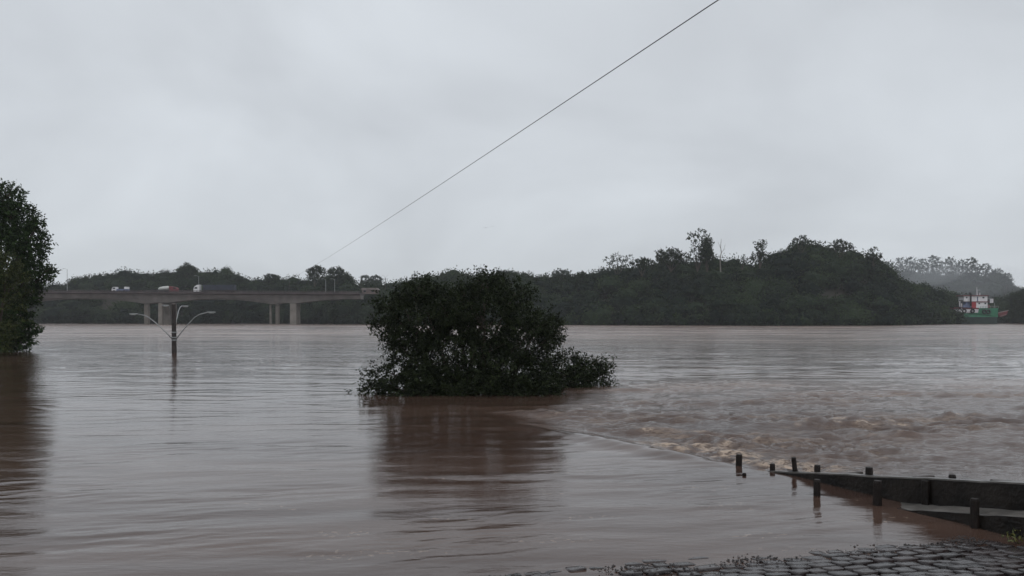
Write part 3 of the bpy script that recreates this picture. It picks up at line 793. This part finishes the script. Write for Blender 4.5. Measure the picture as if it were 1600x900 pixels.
far_tree('wispy feathery tree with thin crown over the middle of the far wood', 965, 435, 370, [(952, 405, 8, 4), (963, 401, 8, 4), (975, 405, 7, 4), (983, 403, 6, 4), (966, 412, 16, 6)], per=.4, leaf=.5, mat='hazeleaf')
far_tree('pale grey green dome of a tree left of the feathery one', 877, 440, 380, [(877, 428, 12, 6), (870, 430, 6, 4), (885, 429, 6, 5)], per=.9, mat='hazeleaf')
far_tree('broad clumped tree left of the tallest trees', 1048, 425, 340, [(1032, 400, 7, 8), (1044, 397, 8, 7), (1056, 396, 8, 6), (1068, 404, 8, 6), (1048, 406, 18, 7)], per=1.1)
far_tree('domed spreading tree right of the feathery one', 1003, 432, 350, [(995, 413, 10, 5), (1010, 412, 11, 6), (1002, 409, 9, 4)], per=1.0)
far_tree('ragged tree on the very top of the right hand hill', 1252, 400, 345, [(1245, 378, 6, 5), (1253, 373, 6, 4), (1262, 380, 7, 4)], per=1.0)
far_tree('flat umbrella shaped tree right of the hilltop', 1312, 402, 350, [(1300, 386, 6, 3), (1311, 380, 9, 3.6), (1323, 384, 7, 3.4), (1329, 388, 5, 2.6), (1313, 388, 10, 3)], per=1.1)
far_tree('small tiered tree on the right slope of the hill', 1365, 418, 350, [(1365, 391, 5, 2.6), (1361, 398, 7, 3), (1369, 401, 8, 3.5), (1364, 407, 9, 4)], per=1.0)
far_tree('peaked tree highest above the bridge', 292, 440, 470, [(292, 417, 6, 5), (286, 422, 8, 5), (300, 422, 8, 5), (292, 426, 14, 7)], per=1.3)
far_tree('spreading tree with forked trunk, right of the bridge trucks', 492, 448, 425, [(486, 424, 6, 5), (495, 421, 8, 4.5), (504, 424, 5, 4), (490, 432, 9, 5)], per=1.6, solid=True)
far_tree('spreading tree with sky showing under its crown at the bridge end', 527, 448, 424, [(520, 424, 8, 4.5), (530, 423, 6, 4.5), (537, 431, 8, 6), (544, 438, 8, 8), (524, 438, 12, 5)], per=1.6, solid=True)
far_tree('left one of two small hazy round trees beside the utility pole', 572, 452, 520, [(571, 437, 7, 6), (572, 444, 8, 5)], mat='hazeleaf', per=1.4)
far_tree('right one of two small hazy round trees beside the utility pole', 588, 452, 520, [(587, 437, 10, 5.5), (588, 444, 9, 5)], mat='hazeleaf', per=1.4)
far_tree('flat topped dark tree behind the right bridge pier', 423, 452, 470, [(423, 433, 11, 3.5), (422, 440, 9, 5)], per=1.4, solid=True)
far_tree('dark rounded tree just right of the midstream treetop', 908, 445, 370, [(903, 431, 6, 4.5), (911, 430, 6, 5), (907, 436, 12, 5)], per=1.3, solid=True)
far_tree('low double domed tree above the midstream treetop', 790, 445, 390, [(783, 428, 9, 5), (797, 429, 10, 4.5)], per=1.3, solid=True)
far_tree('small ragged tree between the dead tree and the hill', 1160, 422, 335, [(1157, 409, 5, 4), (1164, 404, 3.5, 3)], per=1.1)
# dead tree
b0 = P(1126, 425, 335); dt = empty('dead_tree', b0, 'bare dead tree sticking up beside the vine-clad tree', 'tree', GT)
mb = MB(); mb.tube([b0, P(1125, 405, 335), P(1127, 395, 335), P(1126, 385, 335), P(1127, 373, 335)], [.28, .22, .17, .12, .05], 6)
mb.tube([P(1126.5, 396, 335), P(1131, 390, 335.5), P(1133.5, 381, 336)], [.11, .08, .03], 5); mb.tube([P(1126, 388, 335), P(1123, 381, 334.5), P(1122, 378, 334)], [.08, .05, .02], 5)
mb.tube([P(1130, 391, 335), P(1134, 389, 335)], [.05, .02], 5)
mb.build('trunk', M['palebark'], dt)
# hazy eucalyptus row on the far ridge
RG = 'tall hazy trees along the distant ridge'
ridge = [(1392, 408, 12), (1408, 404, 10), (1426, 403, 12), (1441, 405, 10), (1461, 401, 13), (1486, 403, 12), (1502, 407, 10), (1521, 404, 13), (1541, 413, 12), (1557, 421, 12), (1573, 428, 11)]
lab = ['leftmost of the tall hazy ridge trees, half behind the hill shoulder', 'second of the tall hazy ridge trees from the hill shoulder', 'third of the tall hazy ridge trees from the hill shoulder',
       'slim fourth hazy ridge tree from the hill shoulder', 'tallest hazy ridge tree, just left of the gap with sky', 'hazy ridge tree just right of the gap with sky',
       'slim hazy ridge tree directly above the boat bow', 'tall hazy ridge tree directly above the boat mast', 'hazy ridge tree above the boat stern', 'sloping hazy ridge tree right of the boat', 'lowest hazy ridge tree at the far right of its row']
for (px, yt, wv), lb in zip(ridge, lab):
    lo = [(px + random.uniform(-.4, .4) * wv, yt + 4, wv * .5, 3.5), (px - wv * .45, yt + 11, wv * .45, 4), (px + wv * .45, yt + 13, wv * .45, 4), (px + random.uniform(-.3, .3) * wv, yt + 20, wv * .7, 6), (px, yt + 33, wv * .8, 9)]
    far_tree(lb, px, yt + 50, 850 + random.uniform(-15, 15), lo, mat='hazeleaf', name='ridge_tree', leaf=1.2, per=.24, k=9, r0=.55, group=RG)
far_tree('brownish green shore tree at the right edge beyond the boat', 1596, 512, 415, [(1590, 470, 12, 12), (1604, 466, 14, 12), (1582, 487, 10, 12), (1600, 492, 16, 14), (1620, 475, 18, 20)], mat='forest', per=1.6, solid=True, leaf=.6, r0=.3)

# ------------------------------------------------------------------ bridges
YB = 362.0
def bridge(label, Y, x_left, x_right, z_left, z_right, piers, width, spans=None):
    root = empty('road_bridge', ((x_left + x_right) / 2, Y, 0), label, 'bridge', 'concrete bridges side by side over the river')
    zt = lambda x: z_left + (z_right - z_left) * (x - x_left) / (x_right - x_left)
    xs = np.linspace(x_left, x_right, 90); px_ = [p[0] for p in piers]
    def depth(x):
        d = min(abs(x - p) for p in px_); return 1.7 + 2.3 * max(0, 1 - d / 24) ** 1.7
    mb = MB(); vs = []
    for x in xs:
        t = zt(x) - .9; d = depth(x)
        vs += [(x, Y + 2.0, t), (x, Y + 2.4, t - d), (x, Y + width - 2.4, t - d), (x, Y + width - 2.0, t)]
    fs = [(i * 4 + k, i * 4 + (k + 1) % 4, i * 4 + 4 + (k + 1) % 4, i * 4 + 4 + k) for i in range(89) for k in range(4)] + [(0, 1, 2, 3), (359, 358, 357, 356)]
    mb.add(vs, fs).build('girder', M['concrete'], root)
    mb = MB(); vs = []
    for x in (x_left, x_right):
        t = zt(x); vs += [(x, Y, t - .55), (x, Y + 2.0, t - .898), (x, Y + width - 2.0, t - .898), (x, Y + width, t - .55), (x, Y + width, t), (x, Y, t)]
    mb.add(vs, [tuple(range(6)), tuple(reversed(range(6, 12)))] + [(k, (k + 1) % 6, (k + 1) % 6 + 6, k + 6) for k in range(6)]).build('deck', M['slab'], root)
    for yy_ in (Y + .1, Y + width - .25):
        mb = MB(); xs2 = np.arange(x_left + 1, x_right, 2.5)
        for x in xs2: mb.box((x, yy_ + .08, zt(x) + .42), (.22, .16, .84))
        for dz in (.3, .8):
            vs = []
            for x in (x_left, x_right):
                t = zt(x) + dz; vs += [(x, yy_ + .02, t - .09), (x, yy_ + .14, t - .09), (x, yy_ + .14, t + .09), (x, yy_ + .02, t + .09)]
            mb.add(vs, [(0, 1, 2, 3), (7, 6, 5, 4)] + [(k, (k + 1) % 4, (k + 1) % 4 + 4, k + 4) for k in range(4)])
        mb.build('railing', M['slab'], root)
    for (x, cols) in piers:
        t = zt(x) - .9 - depth(x) + .12
        for (dx, dy, wx, wy) in cols:
            MB().box((x + dx, Y + dy, (t - 4) / 2), (wx, wy, t + 4), bev=.12).build('pier', M['pier'], root)
    return root, zt
def wx(px, Y): return (px - 800) / F * Y
zl = P(0, 454.3, YB).z; zr = P(556, 458, YB).z
br1, zt1 = bridge('front concrete road bridge carrying trucks, with arched girder and pale piers', YB, wx(-260, YB), wx(562, YB), zl, zr,
    [(wx(14, YB), [(0, 3.5, 4, 1.6), (0, 8.5, 4, 1.6)]), (wx(254, YB), [(-2.2, 3.6, 1.8, 2.4), (3.6, 4.2, 1.4, 2.4), (-1.2, 8.6, 6.2, 2.4)]), (wx(455, YB), [(0.2, 3.4, 3.0, 2.0), (0.6, 8.0, 2.4, 2.0)])], 12)
Y2 = YB + 26
br2, zt2 = bridge('rear bridge mostly hidden behind the front bridge, seen by its slim piers', Y2, wx(-240, Y2), wx(556, Y2), zl + .1, zr + .1,
    [(wx(27, Y2), [(0, 4, 2.2, 2)]), (wx(224, Y2), [(0, 4, 2.2, 2.0)]), (wx(424, Y2), [(-1.5, 4, .8, 1.6), (1.7, 4.5, 1.6, 2)])], 11)

def pole_lamp(px, yt, yb, Y, label, arm=1.4, name='street_lamp', cat='street lamp', grp='slim lamp posts on the bridge'):
    a = P(px, yt, Y); b_ = P(px, yb, Y); root = empty(name, b_, label, cat, grp)
    MB().tube([b_, a], [.14, .09], 6).build('pole', M['galv'], root)
    mb = MB().tube([a, a + Vector((-arm * .6, 0, .35)), a + Vector((-arm, 0, .4))], .06, 5); mb.build('lamp_arm', M['galv'], root)
    MB().box(a + Vector((-arm - .3, 0, .36)), (.8, .3, .16), bev=.04).build('lamp_head', M['galv'], root)
pole_lamp(105, 421, 455, YB + 6, 'slim lamp post on the bridge nearest the left edge tree')
pole_lamp(310.5, 432, 455, YB + 11, 'slim lamp post on the bridge by the white truck cab')
pole_lamp(509, 437, 457, YB + 11, 'slim lamp post near the right end of the bridge, left one of two')
pole_lamp(523, 437, 457, YB + 11, 'slim lamp post near the right end of the bridge, right one of two')
def util_pole(px, yt, yb, Y, label, arms=True):
    a = P(px, yt, Y); b_ = P(px, yb, Y); root = empty('utility_pole', b_, label, 'utility pole', 'wooden utility poles by the bridge end')
    MB().tube([b_, a], [.2, .14], 6).build('pole', M['polec'], root)
    MB().box(a + Vector((0, 0, -.6)), (2.2, .14, .14)).build('crossarm', M['polec'], root)
    if arms:
        mb = MB()
        for sx in (-1, 1): mb.tube([a + Vector((0, 0, -.3)), a + Vector((sx * .7, 0, .9)), a + Vector((sx * 1.6, 0, 1.3))], .05, 5)
        mb.build('lamp_arm', M['galv'], root)
util_pole(564, 431, 456, 372, 'taller utility pole standing at the end of the bridge', False)
util_pole(602, 434, 452, 372, 'utility pole with two lamp arms left of the midstream treetop')
util_pole(452, 431, 452, 428, 'utility pole in the trees where the long cable ends', False)
# building behind the bridge end
hb = P(577, 458, 385); hs = empty('low_house', hb, 'low pinkish house half hidden in greenery at the end of the bridge', 'house')
MB().box((hb.x, hb.y + 3, hb.z + .6), (7.0, 6, 1.9)).build('wall', M['brick'], hs)
MB().prism([(hb.x - 4.3, hb.z + 1.55), (hb.x + 4.3, hb.z + 1.55), (hb.x + 3.4, hb.z + 2.5), (hb.x - 3.4, hb.z + 2.5)], hb.y - .5, hb.y + 6.5).build('roof', M['roof'], hs)
for dx in (-2.2, 1.6):
    MB().box((hb.x + dx, hb.y - .02, hb.z + .9), (1.1, .1, .8)).build('window', M['glass'], hs)

# ------------------------------------------------------------------ vehicles on the bridge
def wheel(x, y, z, parent, r_=.5):
    MB().tube([(x, y - .15, z), (x, y + .15, z)], r_, 14).build('wheel', M['rubber'], parent)
YV = YB + 3.4
def zr_(px): return zt1(wx(px, YB)) + .01
def truck_body(px0, px1):
    x0, x1 = wx(px0, YV), wx(px1, YV); return x0, x1, zr_((px0 + px1) / 2)
# small white truck, cab to the left
x0, x1, z0 = truck_body(176, 201)
t1 = empty('flatbed_truck', ((x0 + x1) / 2, YV, z0), 'small white cab truck with low load, leftmost vehicle on the bridge', 'truck')
MB().prism([(x0, z0 + .6), (x0, z0 + 1.3), (x0 + .55, z0 + 2.35), (x0 + 2.1, z0 + 2.4), (x0 + 2.1, z0 + .6)], YV - 1, YV + 1).build('cab', M['white'], t1)
MB().prism([(x0 + .35, z0 + 1.45), (x0 + .75, z0 + 2.1), (x0 + 1.6, z0 + 2.12), (x0 + 1.6, z0 + 1.45)], YV - 1.02, YV - .99).build('window', M['glass'], t1)
MB().box(((x0 + 2.2 + x1) / 2, YV, z0 + 1.0), (x1 - x0 - 2.2, 2.1, .9), bev=.05).build('flatbed', M['bluegrey'], t1)
MB().box((x1 - .85, YV, z0 + 1.95), (1.6, 1.9, 1.0), bev=.08).build('cargo_box', M['white'], t1)
for q in (x0 + 1.1, x1 - 1.6): 
    for s_ in (-1, 1): wheel(q, YV + s_ * .9, z0 + .45, t1, .45)
# tanker, red cab to the right
x0, x1, z0 = truck_body(236, 278)
t2 = empty('tanker_truck', ((x0 + x1) / 2, YV, z0), 'pale tanker truck with red cab in the middle of the bridge', 'truck')
tk = MB(); pts = []; L0, L1_ = x0 + 3.4, x1 - 3.8
for t in np.linspace(0, 1, 9):
    pts.append((L0 + (L1_ - L0) * t, YV, z0 + 1.55 + .55 * t))
tk.tube(pts, [.45, .75, .9, .95, 1.0, 1.0, 1.0, .95, .7], 16).build('tank', M['steel'], t2, smooth=True)
MB().box(((x0 + x1 - 3.5) / 2, YV, z0 + .85), (x1 - x0 - 3.5, 2.2, .35)).build('chassis', M['black'], t2)
MB().box((x0 + 1.6, YV, z0 + 1.25), (2.8, 2.0, .5), bev=.06).build('equipment_box', M['black'], t2)
MB().prism([(x1 - 3.5, z0 + .5), (x1, z0 + .5), (x1, z0 + 1.7), (x1 - .5, z0 + 2.3), (x1 - 2.0, z0 + 2.6), (x1 - 3.5, z0 + 2.9)], YV - 1.2, YV + 1.2).build('cab', M['darkred'], t2)
MB().prism([(x1 - 1.6, z0 + 1.6), (x1 - .3, z0 + 1.6), (x1 - .65, z0 + 2.15), (x1 - 1.6, z0 + 2.3)], YV - 1.225, YV - 1.19).build('window', M['glass'], t2)
for q in (x0 + 1.2, x0 + 2.5, x1 - 5.0, x1 - 1.2):
    for s_ in (-1, 1): wheel(q, YV + s_ * .95, z0 + .5, t2)
# semi truck, white cab to the left
x0, x1, z0 = truck_body(304, 368)
t3 = empty('semi_truck', ((x0 + x1) / 2, YV, z0), 'long semi truck with white cab and dark trailer, rightmost on the bridge', 'truck')
MB().prism([(x0, z0 + .5), (x0 - .05, z0 + 1.6), (x0 + .4, z0 + 2.7), (x0 + 1.5, z0 + 3.5), (x0 + 2.6, z0 + 3.6), (x0 + 2.6, z0 + .5)], YV - 1.25, YV + 1.25).build('cab', M['white'], t3)
MB().prism([(x0 + .35, z0 + 1.75), (x0 + .6, z0 + 2.5), (x0 + 1.7, z0 + 2.5), (x0 + 1.7, z0 + 1.75)], YV - 1.28, YV - 1.24).build('window', M['glass'], t3)
MB().tube([(x0 + 3.3, YV - .9, z0 + .8), (x0 + 3.3, YV - .9, z0 + 3.4)], .22, 8).build('exhaust_stack', M['galv'], t3)
tl_ = MB().box(((x0 + 4.2 + x1) / 2, YV, z0 + 2.35), (x1 - x0 - 4.2, 2.5, 2.4), bev=.05).build('trailer', M['navy'], t3)
for q in np.linspace(x0 + 5.5, x1 - 1, 6): MB().box((q, YV - 1.27, z0 + 2.3), (.1, .06, 2.2)).build('trailer_rib', M['black'], tl_)
MB().box(((x0 + x1) / 2 + .5, YV, z0 + .95), (x1 - x0 - 1.5, 1.2, .3)).build('chassis', M['black'], t3)
for q in (x0 + 1.1, x0 + 4.0, x0 + 5.2, x1 - 4.2, x1 - 2.9, x1 - 1.6):
    for s_ in (-1, 1): wheel(q, YV + s_ * .98, z0 + .52, t3, .52)

# ------------------------------------------------------------------ drowned street lamp with four arms
YL = 57.6
lp = empty('street_lamp', (P(272, 553, YL).x, YL, -1.2), 'four armed street lamp with dark pole drowned in the river before the bridge', 'street lamp')
top = P(271.5, 475.5, YL); bt = P(272.5, 553, YL); bt.z = -1.2
pole = MB().tube([bt, top], [.185, .135], 12).build('pole', M['polec'], lp)
for z in (1.0, 1.18, 1.55): MB().tube([(bt.x, YL, z - .04), (bt.x, YL, z + .04)], .20, 12).build('clamp_band', M['galv'], lp)
def arm(pts, w, head_dir):
    o = MB().tube(pts, w, 7).build('lamp_arm', M['galv'], lp, smooth=True)
    e = Vector(pts[-1]); hd = Vector(head_dir).normalized()
    rz = math.atan2(hd.y, hd.x)
    h = MB(); h.box(e + hd * .28, (.62, .2, .09), rz, bev=.04)
    link = h.build('lamp_head', M['galv'], o)
    MB().box(e + hd * .3 - Vector((0, 0, .055)), (.36, .15, .03), rz, bev=.01).build('lamp_glass', M['lampglass'], link)
arm([P(270.5, 531, YL), P(258, 518, YL), P(244, 505, YL), P(233, 496.5, YL), P(226, 492.8, YL), P(215, 491, YL)], .036, (-1, 0, 0.05))
arm([P(275.5, 529.5, YL), P(285, 517, YL), P(296, 504.5, YL), P(304, 496, YL), P(311, 491.5, YL), P(324, 488.2, YL)], .036, (1, 0, .05))
arm([P(270, 509, YL), P(267.8, 497, YL - .5), P(266.2, 486, YL - 1.1), P(264.5, 480, YL - 1.7), P(263, 477.5, YL - 2.3)], .036, (-.35, -1, 0))
arm([P(274.5, 506, YL), P(277, 495, YL + .5), P(279, 486, YL + 1.1), P(281.5, 480, YL + 1.8), P(284, 478.2, YL + 2.4)], .034, (.5, 1, 0))

# ------------------------------------------------------------------ long cable across the sky
A = P(455, 434, 428); B = P(1122, 0, 28); dr = (B - A)
mb = MB(); pts = []
for i in range(121):
    t = i / 120 * 1.12
    p = A + dr * t; p.z -= 6.5 * t * max(0, (1 - t)) ** 1 * .55; pts.append(p)
mb.tube(pts, .021, 6)
o = mb.build('overhead_cable', M['cable'], None, smooth=True); tag(o, 'single long dark cable slanting across the grey sky', 'cable')

# ------------------------------------------------------------------ birds
for (px, py, sc, lb) in ((759, 356, .75, 'lower left bird of the two flying high over the river'), (769, 354, .5, 'upper right smaller bird of the two over the river')):
    c = P(px, py, 160); br = MB()
    br.tube([c + Vector((-.0, -.25, 0)) * sc, c, c + Vector((0, .25, 0)) * sc], [.03, .09 * sc, .02], 6)
    for s_ in (-1, 1):
        br.add([c + Vector((0, -.1 * sc, .03)), c + Vector((0, .1 * sc, .03)), c + Vector((s_ * .35 * sc, .1 * sc, .16 * sc)), c + Vector((s_ * .35 * sc, -.06 * sc, .16 * sc)), c + Vector((s_ * .72 * sc, .06 * sc, .02))],
               [(0, 1, 2, 3), (3, 2, 4)])
    o = br.build('bird', M['bird'], None); tag(o, lb, 'bird', 'birds over the river')

# ------------------------------------------------------------------ tug at the far bank
YS = 395.0; kx = YS / F
bo = empty('tug_boat', (wx(1524, YS), YS, 0), 'green hulled tug with white and red deckhouse moored at the far bank', 'boat')
def bx(px0, px1, py0, py1, d0, d1, name, mat, parent=bo, bev=.06):
    a = P(px0, py0, YS); b_ = P(px1, py1, YS)
    return MB().box(((a.x + b_.x) / 2, YS + (d0 + d1) / 2, (a.z + b_.z) / 2), (abs(b_.x - a.x), d1 - d0, abs(a.z - b_.z)), bev=bev).build(name, mat, parent)
def hull(prof_px, y0, y1, taper, name, mat):
    """side outline in px, with bow taper on the left"""
    vs = []; n_ = len(prof_px)
    for d in (0, 1):
        for (a, b_) in prof_px:
            p = P(a, b_, YS); t = min(1, max(0, (a - 1489) / 14)); hw = 3.6 * (.25 + .75 * t ** .6) * taper
            vs.append((p.x, YS + (4.0 - hw if d == 0 else 4.0 + hw), p.z))
    fs = [tuple(range(n_)), tuple(reversed(range(n_, 2 * n_)))] + [(i, i + n_, (i + 1) % n_ + n_, (i + 1) % n_) for i in range(n_)]
    return MB().add(vs, fs).build(name, mat, bo)
wl_ = HY + CH * F / YS
hull([(1496, wl_ + 3), (1558, wl_ + 3), (1560, 495.5), (1499, 495.5)], 0, 8, .97, 'lower_hull', M['darkgreen'])
hu = hull([(1499, 495.4), (1560, 495.4), (1560.5, 481.6), (1530.5, 481.6), (1529, 488.6), (1496, 489.2)], 0, 8, 1.0, 'hull', M['green'])
hull([(1490.5, 489.1), (1496, 490.2), (1529, 488.5), (1530, 483), (1489.5, 483)], 0, 8, .99, 'bulwark', M['offwhite'])
hull([(1487.5, 480.6), (1489.5, 482.9), (1530, 482.9), (1530, 481), (1500, 480.2)], 0, 8, 1.03, 'bulwark_rail', M['darkred'])
bx(1521, 1545.5, 472.2, 481.4, 1.2, 6.8, 'lower_deckhouse', M['white'])
bx(1520.5, 1547, 471.0, 472.1, .8, 7.2, 'deck_edge', M['darkred'])
up = bx(1509, 1546, 462.4, 470.9, 1.6, 6.4, 'wheelhouse', M['white'])
bx(1506, 1547.5, 461.2, 462.3, 1.0, 7.0, 'wheelhouse_roof', M['darkred'])
bx(1520.2, 1527, 472.0, 481.5, .9, 1.19, 'red_door', M['red'])
bx(1529.5, 1531.2, 463.2, 470.6, 1.5, 1.61, 'blue_panel', M['bluegrey'])
for (a, b_) in ((1538, 1541), (1512, 1514.5)): bx(a, b_, 463.6, 466, 1.52, 1.61, 'window', M['glass'])
for (a, b_) in ((1531, 1533.5), (1540.5, 1543)): bx(a, b_, 473, 475.2, 1.12, 1.21, 'window', M['glass'])
bx(1508, 1520, 475.5, 481.6, 1.6, 5.0, 'winch', M['bluegrey'])
bx(1512.5, 1519.5, 471.5, 475.4, 2.2, 4.6, 'engine_casing', M['bluegrey'])
fn = MB().tube([P(1517, 478, YS + 1.2), P(1517, 459.5, YS + 1.2)], .35, 10); fn.tube([P(1517, 459.5, YS + 1.2), P(1514.5, 457.8, YS + 1.2)], [.5, .55], 10); fn.build('funnel', M['black'], bo)
bx(1503.5, 1508, 468.5, 478, 2, 3, 'exhaust_funnel', M['black'])
MB().tube([P(1526.8, 461.5, YS + 3.5), P(1526.2, 449, YS + 3.5)], [.35, .14], 8).build('mast', M['offwhite'], bo)
MB().box(P(1529.3, 453.2, YS + 3.5), (1.3, .3, .18)).build('radar', M['offwhite'], bo)
MB().tube([P(1530.8, 461.4, YS + 3.5), P(1530.8, 457.5, YS + 3.5)], .32, 8).build('vent_pipe', M['offwhite'], bo)
for (a, b0_, b1_) in ((1499.5, 470, 476), (1502.4, 474, 480.4)): MB().tube([P(a, b1_ + 3, YS + 1.5), P(a, b0_, YS + 1.5)], .3, 8).build('bollard', M['offwhite'], bo)
bx(1546.2, 1551, 467, 473.2, 2.2, 5.8, 'aft_housing', M['black'])
bx(1551.3, 1556.8, 466.6, 473.2, 2.4, 5.2, 'water_tank', M['offwhite'])
MB().tube([P(1554, 473.2, YS + 3.8), P(1554, 482, YS + 3.8)], .12, 6).build('tank_stand', M['galv'], bo)
bx(1546, 1550.5, 476, 481.5, 2, 5, 'aft_winch', M['darkred'])
for px in (1507, 1520, 1491.5, 1538.5, 1544.5):
    yv = 486 if px > 1495 else 485.5
    c = P(px, yv + (0 if px < 1530 else 1), YS); off = .15 if px > 1495 else 2.7
    rg = MB(); ring = [(c.x + .85 * math.cos(a), YS + .15 + off - .15, c.z + .85 * math.sin(a)) for a in np.linspace(0, 2 * math.pi, 15)]
    rg.tube(ring, .34, 6, cap=False).build('tyre_fender', M['rubber'], bo)
mb = MB()
for px in range(1532, 1561, 4): mb.tube([P(px, 481.6, YS + .6), P(px, 478.4, YS + .6)], .07, 5)
mb.tube([P(1532, 478.4, YS + .6), P(1560, 478.4, YS + .6)], .07, 5); mb.build('stern_rail', M['galv'], bo)
# skiff moored by the stern
YK = 398.0
sk = empty('moored_skiff', P(1566, 496, YK), 'small low reddish skiff at the stern of the tug', 'boat')
pr_ = [(1559, 489.5), (1575, 485.5), (1573, 492), (1563, 495.5)]
vs = [P(a, b_, YK) for a, b_ in pr_] + [P(a, b_, YK) + Vector((0, 2.6, 0)) for a, b_ in pr_]
MB().add(vs, [(0, 1, 2, 3), (7, 6, 5, 4)] + [(k, k + 4, (k + 1) % 4 + 4, (k + 1) % 4) for k in range(4)]).build('hull', M['darkred'], sk)
MB().tube([P(1558, 489.2, YK), P(1576, 485, YK)], .2, 6).build('gunwale', M['roof'], sk)
MB().tube([P(1562, 494.5, YK - .1), P(1572, 491.2, YK - .1)], .14, 6).build('rubbing_strake', M['roof'], sk)

# ------------------------------------------------------------------ haze: one closed box of even air round everything
hb_ = MB().box((0, 640, 46), (3300, 2100, 112)).build('haze', None, None)
hm = bpy.data.materials.new('haze_air'); hm.use_nodes = True; hn = hm.node_tree.nodes; hn.clear()
ho = hn.new('ShaderNodeOutputMaterial'); hv = hn.new('ShaderNodeVolumePrincipled')
hv.inputs['Color'].default_value = (.93, .96, 1.0, 1); hv.inputs['Density'].default_value = .00019; hv.inputs['Anisotropy'].default_value = .2
hm.node_tree.links.new(hv.outputs[0], ho.inputs['Volume']); hb_.data.materials.append(hm)
tag(hb_, kind='stuff'); hb_['label'] = 'thin grey damp haze hanging over the whole river'; hb_['category'] = 'haze'

def mist(px, py, Y, rx, ry, rz, dens, label):
    c = P(px, py, Y)
    me = np_mesh('mist', np.array(c)[None] + ICO_V * np.array([rx, ry, rz])[None] * (1 + .10 * perlin(ICO_V[:, 0] * 1.5 + px, ICO_V[:, 2] * 2 + ICO_V[:, 1], 3))[:, None], ICO_F, smooth=True)
    mm = bpy.data.materials.new('mist_air'); mm.use_nodes = True; q = mm.node_tree.nodes; q.clear()
    a_ = q.new('ShaderNodeOutputMaterial'); v_ = q.new('ShaderNodeVolumePrincipled')
    v_.inputs['Color'].default_value = (.93, .96, 1, 1); v_.inputs['Density'].default_value = dens
    mm.node_tree.links.new(v_.outputs[0], a_.inputs['Volume'])
    o = link_mesh('mist', me, mm); tag(o, label, 'mist', kind='stuff')
mist(1425, 425, 640, 34, 60, 13, .0028, 'pale mist drifting behind the shoulder of the wooded hill')
mist(1510, 440, 600, 42, 50, 15, .0022, 'pale mist hanging behind the tug under the ridge trees')
